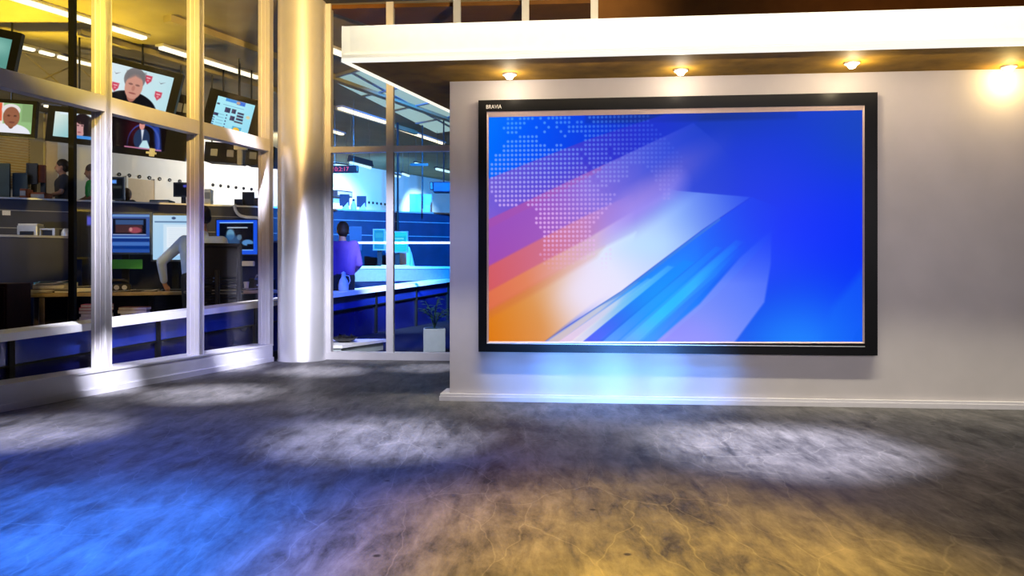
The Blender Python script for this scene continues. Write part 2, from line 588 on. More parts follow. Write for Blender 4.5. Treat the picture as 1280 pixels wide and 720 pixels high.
class Canvas:
    """Layered painter working in the picture's own coordinates."""
    def __init__(self, x, y, base):
        self.x, self.y = x, y
        self.c = np.zeros(x.shape + (3,)) + np.array(base, float)

    def put(self, a, col):
        a = np.clip(a, 0, 1)[..., None]
        self.c = self.c * (1 - a) + np.array(col, float) * a

    def grad(self, p0, c0, p1, c1):
        dx, dy = p1[0] - p0[0], p1[1] - p0[1]
        t = np.clip(((self.x - p0[0]) * dx + (self.y - p0[1]) * dy) / (dx * dx + dy * dy), 0, 1)[..., None]
        return np.array(c0, float) * (1 - t) + np.array(c1, float) * t

    def ramp(self, p0, p1, stops):
        dx, dy = p1[0] - p0[0], p1[1] - p0[1]
        t = np.clip(((self.x - p0[0]) * dx + (self.y - p0[1]) * dy) / (dx * dx + dy * dy), 0, 1)
        ts = [q[0] for q in stops]
        return np.stack([np.interp(t, ts, [q[1][k] for q in stops]) for k in range(3)], -1)

    def poly(self, pts, feather=1.0):
        d = np.full(self.x.shape, 1e18)
        ins = np.zeros(self.x.shape, bool)
        n = len(pts)
        for i in range(n):
            (ax, ay), (bx, by) = pts[i], pts[(i + 1) % n]
            ex, ey = bx - ax, by - ay
            wx, wy = self.x - ax, self.y - ay
            k = np.clip((wx * ex + wy * ey) / (ex * ex + ey * ey + 1e-12), 0, 1)
            d = np.minimum(d, (wx - ex * k) ** 2 + (wy - ey * k) ** 2)
            if ay != by:
                ins ^= ((ay > self.y) != (by > self.y)) & (self.x < ex * (self.y - ay) / ey + ax)
        d = np.sqrt(d) * np.where(ins, 1, -1)
        return np.clip(d / feather + 0.5, 0, 1)

    def ell(self, cx, cy, rx, ry, feather=0.15):
        r = np.sqrt(((self.x - cx) / rx) ** 2 + ((self.y - cy) / ry) ** 2)
        return np.clip((1 - r) / feather + 0.5, 0, 1)

    def rect(self, x0, y0, x1, y1, f=0.01):
        return self.poly([(x0, y0), (x1, y0), (x1, y1), (x0, y1)], f)

    def glow(self, cx, cy, rx, ry):
        return np.exp(-(((self.x - cx) / rx) ** 2 + ((self.y - cy) / ry) ** 2))


# ------------------------------------------------------------------ the studio shell
def LX(y):
    return -5.377 + 0.31 * y            # glass line of the left wall


def BY(x):
    return 8.8 - 0.095 * x              # plane of the back glazing


def WX(y):
    return -8.1 + 0.576 * (y - 16.5)    # white wall of the newsroom


FZ = 4.0
mb = MB().prism([(LX(-3), -3), (6.5, -3), (6.5, BY(6.5)), (-2.30, BY(-2.30)), (LX(8.75), 8.75)], -0.12, 0)
tag(mb.build('floor', M['floor']), 'worn dark grey studio floor with pale streaks and coloured pools of light', 'floor', kind='structure')
nf = [(LX(3), 3), (LX(8.75), 8.75), (-2.30, BY(-2.30)), (3.6, BY(3.6)), (3.6, 28), (WX(28), 28), (WX(3), 3)]
tag(MB().prism(nf, -0.12, -0.001).build('floor_newsroom', M['carpet']), 'dark carpet of the newsroom behind the glass', 'floor', kind='structure')
tag(MB().prism(nf, FZ, FZ + 0.1).build('ceiling_newsroom', M['olive']), 'olive ceiling of the newsroom behind the glass', 'ceiling', kind='structure')
tag(MB().prism([(LX(-3), -3), (6.5, -3), (6.5, BY(6.5)), (-2.30, BY(-2.30)), (LX(8.75), 8.75)], FZ, FZ + 0.1).build('ceiling', M['dark']),
    'dark studio ceiling above the frame', 'ceiling', kind='structure')
mb = MB().prism([(WX(3) - 0.1, 3), (WX(3), 3), (WX(28), 28), (WX(28) - 0.1, 28)], 0, FZ)
tag(mb.build('wall_far', M['nwall']), 'white newsroom wall far behind the glass with a row of dark dots', 'wall', kind='structure')
tag(MB().box(WX(28), 3.7, 28, 28.1, 0, FZ).build('wall_end', M['nwall']), 'end wall of the newsroom', 'wall', kind='structure')
tag(MB().box(3.6, 3.7, BY(3.6), 28, 0, FZ).build('wall_newsroom_right', M['nwall']), 'right wall of the newsroom', 'wall', kind='structure')
tag(MB().box(WX(3), LX(3), 2.9, 3, 0, FZ).build('wall_newsroom_front', M['nwall']), 'near wall of the newsroom', 'wall', kind='structure')
tag(MB().prism([(LX(-3) - 0.15, -3), (LX(-3), -3), (LX(2.98), 2.98), (LX(2.98) - 0.15, 2.98)], 0, FZ).build('wall_left', M['dark']),
    'dark studio wall left of the camera', 'wall', kind='structure')
tag(MB().box(LX(-3), 6.5, -3.1, -3, 0, FZ).build('wall_front', M['dark']), 'dark studio wall behind the camera', 'wall', kind='structure')
tag(MB().box(6.5, 6.6, -3, BY(6.5), 0, FZ).build('wall_side', M['dark']), 'dark studio wall right of the frame', 'wall', kind='structure')
tag(MB().prism([(0.937, BY(0.937) - 0.02), (6.5, BY(6.5) - 0.02), (6.5, BY(6.5) + 0.12), (0.937, BY(0.937) + 0.12)], 0, FZ).build('wall_back', M['brown']),
    'dark brown back wall above the white fascia on the right', 'wall', kind='structure')

# the left glazing: one curtain wall, its frame members and panes as parts
la = math.atan2(1.0, 0.31)
LT = rot_z((LX(0), 0, 0), la)             # local x runs along the wall, local -y faces the studio
lk = math.sqrt(1 + 0.31 ** 2)
win = thing('window_1', 'tall glazed left wall with white metal mullions in front of the newsroom', 'window', kind='structure')
ys = [3.302, 4.402, 5.502, 6.602, 7.702, 8.80]
for i, y in enumerate(ys):
    u = y * lk
    m_ = MB()
    m_.box(u - 0.026, u + 0.026, 0.0, 0.14, 0.17, FZ, LT)
    m_.box(u - 0.038, u + 0.038, 0.0, 0.035, 0.17, FZ, LT)
    m_.box(u - 0.031, u + 0.031, 0.055, 0.07, 0.17, FZ, LT)
    m_.box(u - 0.038, u + 0.038, 0.105, 0.14, 0.17, FZ, LT)
    m_.build('mullion', M['frame'], win)
for i in range(5):
    u0, u1 = ys[i] * lk + 0.038, ys[i + 1] * lk - 0.038
    MB().box(u0, u1, 0.0, 0.10, 2.305, 2.435, LT).box(u0, u1, 0.1, 0.13, 2.34, 2.40, LT).build('transom', M['frame'], win)
    MB().box(u0 - 0.02, u1 + 0.02, 0.085, 0.091, 0.17, 2.32, LT).build('pane', M['glass'], win)
    MB().box(u0 - 0.02, u1 + 0.02, 0.085, 0.091, 2.42, FZ, LT).build('pane', M['glass'], win)
k_ = MB()
for (a0, a1, z0, z1) in ((-0.02, 0.22, 0, 0.175), (-0.035, 0.0, 0, 0.05), (-0.028, 0.22, 0.175, 0.19)):
    k_.box(3.0 * lk, 8.80 * lk, a0, a1, z0, z1, LT)
k_.build('sill', M['kerb'], win)

# the back glazing
ba = math.atan(-0.095)
BT = rot_z((0, 8.8, 0), ba)
bk = math.sqrt(1 + 0.095 ** 2)
win2 = thing('window_2', 'glazed back wall with slim white mullions between the round column and the display wall', 'window', kind='structure')
xs = [-2.07, -1.366, -0.611, 0.147, 0.897]
for i, x in enumerate(xs):
    u = x * bk
    hw = 0.032 if i == 0 else 0.04
    MB().box(u - hw, u + hw, 0, 0.03, 0, FZ, BT).box(u - hw * 0.7, u + hw * 0.7, 0.03, 0.12, 0, FZ, BT).build('mullion', M['frame'], win2)
for i in range(4):
    u0, u1 = xs[i] * bk + 0.03, xs[i + 1] * bk - 0.03
    MB().box(u0, u1, 0.003, 0.08, 2.325, 2.39, BT).build('transom', M['frame'], win2)
    MB().box(u0, u1, 0.05, 0.056, 0.05, 2.34, BT).build('pane', M['glass'], win2)
    MB().box(u0, u1, 0.05, 0.056, 2.38, FZ, BT).build('pane', M['glass'], win2)
MB().box(xs[0] * bk - 0.03, xs[4] * bk + 0.04, -0.012, 0.12, 0, 0.082, BT).build('sill', M['frame'], win2)

# the column in the corner
prof = [(0.262, 0.0), (0.262, FZ)]
col = MB().lathe([(0.268, 0), (0.268, 0.012), (0.262, 0.02), (0.262, FZ)], 72).build('column', M['column'], smooth=True)
col.location = (-2.35, 8.95, 0)
tag(col, 'thick round satin metal column at the corner of the two glass walls', 'column', kind='structure')

# display wall, baseboard
WT = rot_z((0, 6.13, 0), ba)              # local x along the wall, local -y towards the camera
wl, wr = -0.48 * bk, 5.0 * bk
tag(MB().box(wl, wr, 0, 0.25, 0, 2.457, WT).build('wall_right', M['wall']), 'free-standing grey display wall behind the big screen', 'wall', kind='structure')
tag(MB().box(wl - 0.075, wr, -0.045, 0.27, 0, 0.034, WT).box(wl - 0.07, wr, -0.036, 0.26, 0.034, 0.052, WT).build('baseboard_right', M['base']),
    'white baseboard along the foot of the display wall', 'baseboard', kind='structure')

# canopy over the display wall
can = thing('canopy', 'long flat canopy with a brightly lit white fascia and dark soffit over the display wall', 'canopy', kind='structure')


def FY(x):
    return 5.47 - 0.095 * x


cl = [(-1.166, FY(-1.166)), (5.4, FY(5.4)), (5.4, 8.1), (-0.35, 7.95)]
MB().prism([(-1.13, FY(-1.13) + 0.04), (5.4, FY(5.4) + 0.04), (5.4, 8.1), (-0.33, 7.95)], 2.457, 2.69).build('soffit', M['soffit'], can)
f_ = MB()
f_.prism([(-1.166, FY(-1.166)), (5.4, FY(5.4)), (5.4, FY(5.4) + 0.04), (-1.13, FY(-1.13) + 0.04)], 2.462, 2.704)
f_.prism([(-1.185, FY(-1.185) - 0.02), (5.4, FY(5.4) - 0.02), (5.4, FY(5.4) + 0.015), (-1.15, FY(-1.15) + 0.015)], 2.476, 2.50)
f_.build('fascia', M['fascia'], can)
MB().prism([(-1.187, FY(-1.187) - 0.02), (5.4, FY(5.4) - 0.02), (5.4, FY(5.4) + 0.015), (-1.15, FY(-1.15) + 0.015)], 2.450, 2.476).build('glowing_edge', M['led'], can)  # lip given its own glow to look brightly lit, not a lamp
MB().prism([(-1.185, FY(-1.185) - 0.02), (-1.13, FY(-1.13) + 0.0), (-0.335, 7.95), (-0.37, 7.95)], 2.47, 2.70).build('edge_trim', M['fascia'], can)
MB().prism([(-1.187, FY(-1.187) - 0.02), (-1.15, FY(-1.15) + 0.0), (-0.345, 7.95), (-0.372, 7.95)], 2.448, 2.47).build('glowing_edge', M['led'], can)  # side edge made to glow the same way


# recessed downlights along the wall
def downlight(px, py, label, power, col):
    D = 1457 / (338 - py)
    t = (px - 640) / 1000
    X = t * D
    D = min(D, 6.13 - 0.095 * X - 0.09)
    o = thing('downlight', label, 'ceiling light', (t * D, D, 2.457), 0, 'downlights under the canopy')
    MB().lathe([(0.030, 0), (0.052, 0), (0.052, -0.012), (0.044, -0.016), (0.034, -0.016), (0.030, -0.004)], 24).build('ring', M['frame'], o, True)
    MB().lathe([(0.001, -0.002), (0.032, -0.002), (0.030, -0.026), (0.020, -0.040), (0.001, -0.044)], 24).build('lens', M['lamp'], o, True)
    l = bpy.data.lights.new('downlight_glow', 'POINT')
    l.energy = power
    l.color = col
    l.shadow_soft_size = 0.03
    lo = bpy.data.objects.new('downlight_glow', l)
    C.objects.link(lo)
    lo.location = (t * D, D - 0.02, 2.457 - 0.085)


downlight(637, 92, 'small bright downlight above the left end of the screen', 4, (1.0, 0.84, 0.60))
downlight(851, 87, 'small bright downlight above the middle of the screen', 4, (1.0, 0.84, 0.60))
downlight(1065, 78, 'small bright downlight above the right end of the screen', 6, (1.0, 0.80, 0.48))
downlight(1261, 83, 'small bright downlight over bare wall at the far right', 6.5, (1.0, 0.72, 0.26))

# ------------------------------------------------------------------ the big display
tvr = thing('television', 'huge wall-mounted flat screen with black bezel showing a blue and orange news graphic', 'television', (-0.256, 6.094, 0), ba)
TI = mtx(tvr).inverted()
ox0, ox1, oz0, oz1 = 0.0, 2.928, 0.380, 2.296
fy, byy = -0.0, 0.052                      # front and back faces in the television's frame


def tvp(x, y):                             # picture px -> the television's frame (on its front plane)
    t = (x - 640) / 1000
    D = 6.07 / (1 + 0.095 * t)
    q = TI @ Vector((t * D, D, 1 - (y - 338) / 1000 * D))
    return (q.x, q.z)


A = [(ox0, oz1), (ox1, oz1), (ox1, oz0), (ox0, oz0)]
Bq = [tvp(608.5, 139.5), tvp(1081, 131.5), tvp(1081, 429.2), tvp(608.5, 428.7)]
Sq = [tvp(610.5, 146), tvp(1079, 137), tvp(1079, 427.5), tvp(610.5, 427)]


def ring(mb, o, i, y0, y1, y0i=None):
    y0i = y0 if y0i is None else y0i
    vs = [(p[0], y0, p[1]) for p in o] + [(p[0], y0i, p[1]) for p in i] + [(p[0], y1, p[1]) for p in o] + [(p[0], y1, p[1]) for p in i]
    fs = []
    for k in range(4):
        n = (k + 1) % 4
        fs += [(k, 4 + k, 4 + n, n), (8 + k, 8 + n, 12 + n, 12 + k), (k, n, 8 + n, 8 + k), (4 + k, 12 + k, 12 + n, 4 + n)]
    mb.add(vs, fs)


b_ = MB()
ring(b_, A, Bq, 0, byy)
b_.box(ox0 + 0.02, ox1 - 0.02, byy - 0.004, byy, oz0 + 0.02, oz1 - 0.02)
b_.build('bezel', M['bezel'], tvr)
b_ = MB()
ring(b_, Bq, Sq, 0.004, 0.03, 0.016)
b_.build('inner_trim', M['trim'], tvr)
MB().box(Bq[3][0], Bq[2][0], -0.003, 0.0, oz0 + 0.062, oz0 + 0.068).build('bottom_light_strip', M['silver'], tvr)

DOTS = [
    [(4, 5), (7, 10), (12, 12), (14, 19), (24, 38)], [(4, 8), (13, 13), (16, 19), (21, 22), (25, 38)],
    [(3, 7), (11, 11), (14, 14), (16, 16), (19, 39)], [(4, 6), (13, 13), (17, 17), (19, 40)],
    [(7, 11), (18, 18), (23, 41)], [(4, 11), (23, 42)], [(3, 13), (16, 17), (23, 43)],
    [(3, 22), (23, 28), (30, 44)], [(1, 21), (23, 28), (30, 45)], [(1, 22), (24, 29), (32, 46)],
    [(0, 22), (24, 46)], [(0, 23), (25, 33), (38, 46)], [(0, 23), (25, 33), (39, 46)], [(0, 24), (26, 33), (40, 45)],
    [(0, 24), (27, 31), (40, 44)], [(0, 28), (41, 43)], [(0, 26), (41, 43)], [(1, 30), (42, 43)],
    [(1, 29), (42, 43)], [(2, 6), (9, 29)], [(11, 28)], [(12, 27)], [(11, 26)], [(11, 25)], [(12, 24)],
    [(13, 24)], [(13, 24)], [(13, 25)], [(13, 25)], [(13, 25), (29, 29)], [(12, 25), (28, 29)], [(13, 23), (27, 29)],
    [(13, 20), (27, 28)], [(14, 18), (27, 28)], [(27, 28)]]


def news_graphic(u, v):
    x = 610.5 + u * (1079 - 610.5)
    y = (146 - 9 * u) * (1 - v) + (427 + 0.5 * u) * v
    c = Canvas(x, y, (0, 50, 235))
    # blue field
    c.c = c.ramp((610, 150), (1079, 300), [(0, (0, 115, 255)), (0.12, (0, 85, 250)), (0.35, (10, 45, 215)), (0.6, (15, 55, 215)), (1, (0, 48, 245))])
    c.put(0.9 * c.glow(900, 128, 130, 40), (18, 58, 170))
    c.put(0.9 * c.glow(1085, 150, 80, 75), (22, 70, 190))
    c.put(0.8 * c.glow(1000, 300, 90, 60), (0, 45, 255))
    c.put(0.9 * c.glow(1000, 440, 85, 75), (35, 140, 255))
    c.put(0.5 * c.glow(940, 330, 60, 40), (40, 80, 255))
    c.put(0.55 * c.poly([(1065, 430), (1085, 390), (1085, 430)], 3), (0, 80, 240))
    c.put(0.45 * c.poly([(1030, 430), (1042, 385), (1085, 330), (1085, 430)], 10), (20, 110, 250))
    # dark band along the top
    c.put(0.55 * c.poly([(735, 130), (1000, 126), (1000, 148), (735, 154)], 4) * np.clip((x - 700) / 80, 0, 1) * np.clip((1030 - x) / 120, 0, 1), (12, 40, 120))
    # violet band
    g = c.ramp((610, 260), (870, 150), [(0, (120, 95, 215)), (0.35, (75, 70, 215)), (0.7, (35, 45, 205)), (1, (20, 50, 215))])
    c.put(c.poly([(600, 227), (744, 172), (880, 128), (900, 128), (870, 160), (700, 240), (600, 282)], 1.5) * np.clip((900 - x) / 110, 0, 1), g)
    # magenta band
    g = c.ramp((610, 310), (900, 160), [(0, (160, 78, 178)), (0.25, (160, 92, 195)), (0.45, (140, 112, 222)), (0.7, (75, 88, 220)), (1, (35, 70, 212))])
    c.put(c.poly([(600, 279), (700, 233), (780, 196), (872, 153), (905, 180), (941, 225), (941, 247), (883, 288), (781, 364), (600, 430)], 2) * np.clip((935 - x) / 130, 0, 1), g)
    c.put(0.3 * c.poly([(600, 279), (690, 237), (760, 205), (755, 213), (690, 246), (600, 291)], 2), (185, 80, 150))
    c.put(0.30 * c.poly([(770, 262), (858, 190), (915, 165), (925, 185), (870, 222), (790, 275)], 22) * np.clip((930 - x) / 100, 0, 1), (205, 140, 195))
    c.put(0.4 * c.poly([(600, 279), (735, 215), (700, 262), (600, 318)], 30), (150, 80, 195))
    c.put(0.8 * c.poly([(700, 330), (790, 250), (852, 225), (852, 250), (780, 300), (720, 345)], 40), (165, 150, 250))
    # red and orange bands
    g = c.ramp((610, 350), (790, 270), [(0, (212, 92, 100)), (0.5, (205, 115, 150)), (1, (180, 140, 230))])
    c.put(c.poly([(600, 338), (665, 305), (735, 270), (800, 240), (800, 262), (735, 305), (600, 372)], 3) * np.clip((800 - x) / 70, 0, 1), g)
    g = c.ramp((610, 380), (780, 300), [(0, (224, 112, 76)), (0.3, (226, 130, 92)), (0.6, (222, 160, 160)), (1, (205, 180, 245))])
    c.put(c.poly([(600, 370), (665, 336), (735, 300), (800, 262), (800, 300), (735, 335), (600, 410)], 3) * np.clip((800 - x) / 50, 0, 1), g)
    g = c.ramp((612, 425), (770, 350), [(0, (222, 122, 20)), (0.4, (222, 148, 80)), (0.68, (226, 182, 152)), (0.88, (230, 214, 238)), (1, (225, 232, 255))])
    c.put(c.poly([(600, 395), (680, 352), (740, 318), (800, 290), (790, 345), (686, 427), (680, 440), (600, 440)], 5), g)
    c.put(0.35 * c.poly([(600, 392), (690, 345), (760, 308), (750, 322), (690, 356), (600, 404)], 6), (205, 105, 70))
    # pale light wedge
    g = c.ramp((735, 385), (945, 245), [(0, (240, 228, 250)), (0.22, (228, 230, 255)), (0.45, (188, 212, 255)), (0.65, (145, 185, 255)), (0.85, (100, 140, 250)), (1, (55, 95, 245))])
    low = c.poly([(560, 512), (684, 426), (781, 364), (883, 287), (943, 246), (852, 238), (560, 150)], 1.5)
    nx_, ny_ = 0.6, 0.8
    up = np.clip(((x - 780) * nx_ + (y - 292) * ny_) / 34 + 0.35, 0, 1)
    up = up * up * (3 - 2 * up)
    lf = np.clip((x - 672) / 105, 0, 1)
    tp = np.clip((965 - x) / 130, 0, 1)
    c.put(low * up * lf * lf * (3 - 2 * lf) * (0.35 + 0.65 * tp), g)
    c.put(0.75 * low * c.glow(738, 366, 42, 34), (238, 230, 254))
    c.put(0.5 * low * c.glow(815, 305, 50, 20), (185, 228, 255))
    # streaks below the wedge
    def stripe(x0, x1, top, w, col0, col1, al=1.0, f=1.5, fade=930):
        # stripe that leaves the bottom edge between x0..x1 and runs to its own far end
        ex, ey = top
        pts = [(x0, 428), (x1, 428), (ex + w, ey + w * 0.2), (ex, ey)]
        c.put(al * c.poly(pts, f) * np.clip((fade - x) / 60, 0, 1), c.grad(((x0 + x1) / 2, 428), col0, top, col1))
    base = c.ramp((740, 425), (960, 280), [(0, (75, 125, 250)), (0.3, (35, 140, 255)), (0.6, (20, 120, 255)), (1, (0, 70, 250))])
    c.put(c.poly([(684, 427), (781, 365), (883, 288), (945, 246), (985, 262), (975, 290), (900, 370), (830, 430)], 1.5) * np.clip((985 - x) / 110, 0, 1), base)
    stripe(684, 702, (800, 352), 5, (246, 205, 175), (215, 230, 255), 0.8, 3, 815)
    stripe(700, 718, (815, 348), 6, (240, 205, 225), (185, 225, 255), 0.95, 2, 835)
    stripe(716, 732, (840, 332), 8, (245, 228, 232), (110, 190, 255), 0.9, 2, 870)
    stripe(732, 752, (860, 325), 14, (88, 92, 240), (0, 130, 255), 0.95, 1.5, 905)
    stripe(752, 757, (900, 306), 3, (60, 90, 230), (0, 90, 250), 0.7, 1, 900)
    stripe(757, 775, (900, 308), 8, (95, 150, 255), (10, 120, 255), 0.85, 1.5, 930)
    stripe(777, 797, (925, 300), 10, (105, 160, 255), (30, 150, 255), 0.8, 2, 940)
    stripe(796, 800, (930, 303), 3, (10, 70, 190), (0, 80, 240), 0.8, 1, 900)
    c.put(0.95 * c.poly([(783, 428), (835, 382), (900, 324), (922, 306), (930, 311), (900, 345), (850, 388), (806, 428)], 2) * np.clip((935 - x) / 60, 0, 1), c.ramp((795, 425), (920, 312), [(0, (110, 170, 250)), (0.3, (75, 215, 255)), (0.6, (60, 180, 255)), (1, (10, 120, 255))]))
    stripe(802, 822, (935, 305), 8, (70, 150, 250), (10, 110, 255), 0.7, 2, 940)
    c.put(0.55 * c.poly([(735, 428), (781, 372), (883, 300), (930, 290), (930, 318), (880, 352), (815, 428)], 8) * c.glow(835, 375, 60, 42), (20, 175, 255))
    # dark edge line under the wedge
    c.put(0.5 * c.poly([(735, 393), (781, 364), (850, 312), (905, 272), (906, 275), (851, 316), (783, 368)], 1.2), (80, 130, 215))
    # lilac block on the right of the streaks
    g = c.ramp((830, 425), (965, 290), [(0, (170, 150, 250)), (0.3, (135, 155, 255)), (0.6, (105, 135, 255)), (1, (50, 90, 250))])
    c.put(0.9 * np.clip((y - 280) / 75, 0, 1) * c.poly([(822, 430), (880, 380), (930, 322), (969, 287), (968, 330), (960, 378), (922, 430)], 3), g)
    c.put(0.5 * c.glow(880, 425, 40, 30), (160, 150, 255))
    # world map of dots
    i = (x - 614.7) / 5.27
    sl = -9.0 / 469 * (x - 640) * np.clip(1 - (y - 146) / 280, 0, 1)
    r = (y - 147.4 - 0.6 - sl * 1.0 + 0.0) / 5.68
    ii = np.round(i).astype(int)
    rr = np.round(r).astype(int)
    on = np.zeros((len(DOTS), 60))
    for k, row in enumerate(DOTS):
        for (a, b) in row:
            on[k, a:b + 1] = 1
    ok = (rr >= 0) & (rr < len(DOTS)) & (ii >= 0) & (ii < 60)
    sel = np.where(ok, on[np.clip(rr, 0, len(DOTS) - 1), np.clip(ii, 0, 59)], 0)
    d = np.hypot((i - ii) * 5.27, (r - rr) * 5.68)
    al = sel * np.clip((1.75 - d) / 1.1 + 0.5, 0, 1)
    al = al * np.clip((880 - x) / 190, 0, 1) * np.clip((342 - y) / 45, 0.0, 1) * 0.72
    t = np.clip((y - 150) / 120, 0, 1)[..., None]
    t2 = np.clip((x - 640) / 150, 0, 1)[..., None]
    colr = np.array((80, 165, 255.)) * (1 - t) + np.array((240, 190, 255.)) * t
    colr = colr * (1 - 0.35 * t2 * (1 - t)) + np.array((110, 120, 240.)) * 0.35 * t2 * (1 - t)
    c.put(al, colr)
    return c.c


screen_part('screen', tvr, [(Sq[0][0], 0.018, Sq[0][1]), (Sq[1][0], 0.018, Sq[1][1]), (Sq[2][0], 0.018, Sq[2][1]), (Sq[3][0], 0.018, Sq[3][1])],
            news_graphic, 660, 400)


def lettering(name, text, size, m, parent, loc, rot=(math.pi / 2, 0, 0), depth=0.001, align='LEFT', xs=1.0):
    cu = bpy.data.curves.new(name, 'FONT')
    cu.body = text
    cu.size = size
    cu.extrude = depth
    cu.align_x = align
    o = bpy.data.objects.new(name, cu)
    C.objects.link(o)
    dg = bpy.context.evaluated_depsgraph_get()
    me = bpy.data.meshes.new_from_object(o.evaluated_get(dg))
    bpy.data.objects.remove(o, do_unlink=True)
    me.name = name
    me.materials.clear()
    me.materials.append(m)
    n = bpy.data.objects.new(name, me)
    C.objects.link(n)
    n.parent = parent
    n.location = loc
    n.rotation_euler = rot
    n.scale = (xs, 1, 1)
    return n


lx, lz = tvp(607.5, 136)
lettering('brand_lettering', 'BRAVIA', 0.042, M['letter'], tvr, (lx, -0.0015, lz), xs=0.85)


# ------------------------------------------------------------------ newsroom: ceiling
def strip(name, a, b, wd, label, m, group, h=0.03, zc=3.97):
    a = Vector((a[0], a[1], zc))
    b = Vector((b[0], b[1], zc))
    L = (b - a).length
    o = thing(name, label, 'ceiling light', a, math.atan2(b.y - a.y, b.x - a.x), group)
    MB().box(-0.03, L + 0.03, -wd / 2 - 0.02, wd / 2 + 0.02, 0.0, h).build('housing', M['frame'], o)
    MB().rbox(0, L, -wd / 2, wd / 2, -0.035, 0.004, 0.012).build('tube', m, o)
    return o


def Pz(x, y, z):
    D = (z - 1) * 1000 / (338 - y)
    return ((x - 640) / 1000 * D, D)


G = 'ceiling strip lights of the newsroom'
ci = 3.93
strip('strip_light', Pz(5, -3, ci), Pz(181, 50.5, ci), 0.10, 'long ceiling strip light at the top left, crossing behind the black post', M['strip'], G)
strip('strip_light', Pz(201, 62, ci), Pz(323, 99.5, ci), 0.10, 'ceiling strip light running above the tilted web page screen', M['strip'], G)
for (xa, ya, xb, yb, lb) in ((23, 60.5, 43, 65.2, 'first short ceiling light of the row above the truss, beside the teal screen'),
                             (50, 67, 67, 71.5, 'second short ceiling light of the row above the truss'),
                             (73, 73, 86, 76.5, 'third short ceiling light of the row, left of the black post'),
                             (94, 78.5, 116, 84, 'fourth short ceiling light of the row, right of the black post')):
    strip('strip_light', Pz(xa, ya, ci), Pz(xb, yb, ci), 0.07, lb, M['strip'], G)
for (xa, ya, xb, yb, lb) in ((12, 114, 29, 118, 'small far ceiling light above the screen with the man in white'),
                             (54, 124, 87, 131, 'far ceiling light under the horizontal frame, left of the black post'),
                             (55, 134, 73, 136.5, 'farthest short ceiling light left of the black post')):
    strip('strip_light', Pz(xa, ya, ci), Pz(xb, yb, ci), 0.07, lb, M['strip'], G)
strip('strip_light', Pz(425, 137, ci), Pz(482, 155, ci), 0.12, 'ceiling strip light behind the slim pane right of the column', M['strip'], G)
strip('strip_light', Pz(494, 161, ci), Pz(554, 181, ci), 0.09, 'thin far ceiling strip light ending at the display wall', M['strip'], G)
strip('strip_light', Pz(410, 164, ci), Pz(428, 169.5, ci), 0.10, 'short far ceiling light right beside the column', M['strip'], G)
strip('strip_light', Pz(395, 58, ci), Pz(432, 72, ci), 0.12, 'bright ceiling strip light meeting the canopy corner beside the column', M['strip'], G)

# ribs and ducts on the olive ceiling, following the direction of the lights
for k, (x, y0, ln, wd, hh) in enumerate(((-4.05, 9.4, 9.0, 0.12, 0.08), (-5.35, 9.9, 8.0, 0.08, 0.08))):
    a = math.atan2(1, 0.45)
    o = MB().box(0, ln, -wd / 2, wd / 2, -hh, 0.0).build('trim_%d' % (k + 1), M['olive'])
    o.location = (x, y0, FZ)
    o.rotation_euler = (0, 0, a)
    tag(o, 'olive ceiling rib of the newsroom', 'ceiling rib', kind='structure')

# dark brown ceiling cladding over the canopy, skylights behind it
poly = [(-2.55, 9.0), (-2.08, 9.13), (-1.66, 9.72), (0.2, 12.0), (3.58, 12.0), (3.58, 8.62), (-1.8, 9.02)]
tag(MB().prism([(-2.30, 9.06), (-2.08, 9.15), (-1.66, 9.72), (0.2, 12.0), (3.58, 12.0), (3.58, 8.66)], 3.955, 3.999).build('ceiling_cladding', M['brown']),
    'dark brown ceiling cladding seen above the white fascia', 'ceiling', kind='structure')
sl = [(-2.86, 12.4), (-1.62, 17.4)]
for k in range(4):
    f0, f1 = k / 4, (k + 1) / 4
    p0 = (sl[0][0] + (sl[1][0] - sl[0][0]) * f0, sl[0][1] + (sl[1][1] - sl[0][1]) * f0)
    p1 = (sl[0][0] + (sl[1][0] - sl[0][0]) * f1, sl[0][1] + (sl[1][1] - sl[0][1]) * f1)
    q = lambda p, dx, dy: (p[0] + dx, p[1] + dy)
    wdw = thing('window_%d' % (k + 3), 'teal skylight pane in the newsroom ceiling beyond the canopy', 'skylight', kind='structure')
    g_ = 0.03
    e = ((p1[0] - p0[0]) * g_, (p1[1] - p0[1]) * g_)
    MB().prism([q(p0, *e), q(p1, -e[0], -e[1]), (p1[0] + 0.95, p1[1] - 0.9), (p0[0] + 0.95, p0[1] - 0.9)], 3.975, 3.985).build('pane', M['sky'], wdw)
    MB().prism([q(p0, -0.02, 0), q(p0, 0.03, 0.02), (p0[0] + 0.98, p0[1] - 0.88), (p0[0] + 0.93, p0[1] - 0.92)], 3.955, 3.999).build('frame', M['grey'], wdw)
    MB().prism([(p0[0] + 0.42, p0[1] - 0.4), (p1[0] + 0.42, p1[1] - 0.4), (p1[0] + 0.47, p1[1] - 0.45), (p0[0] + 0.47, p0[1] - 0.45)], 3.965, 3.999).build('frame', M['grey'], wdw)

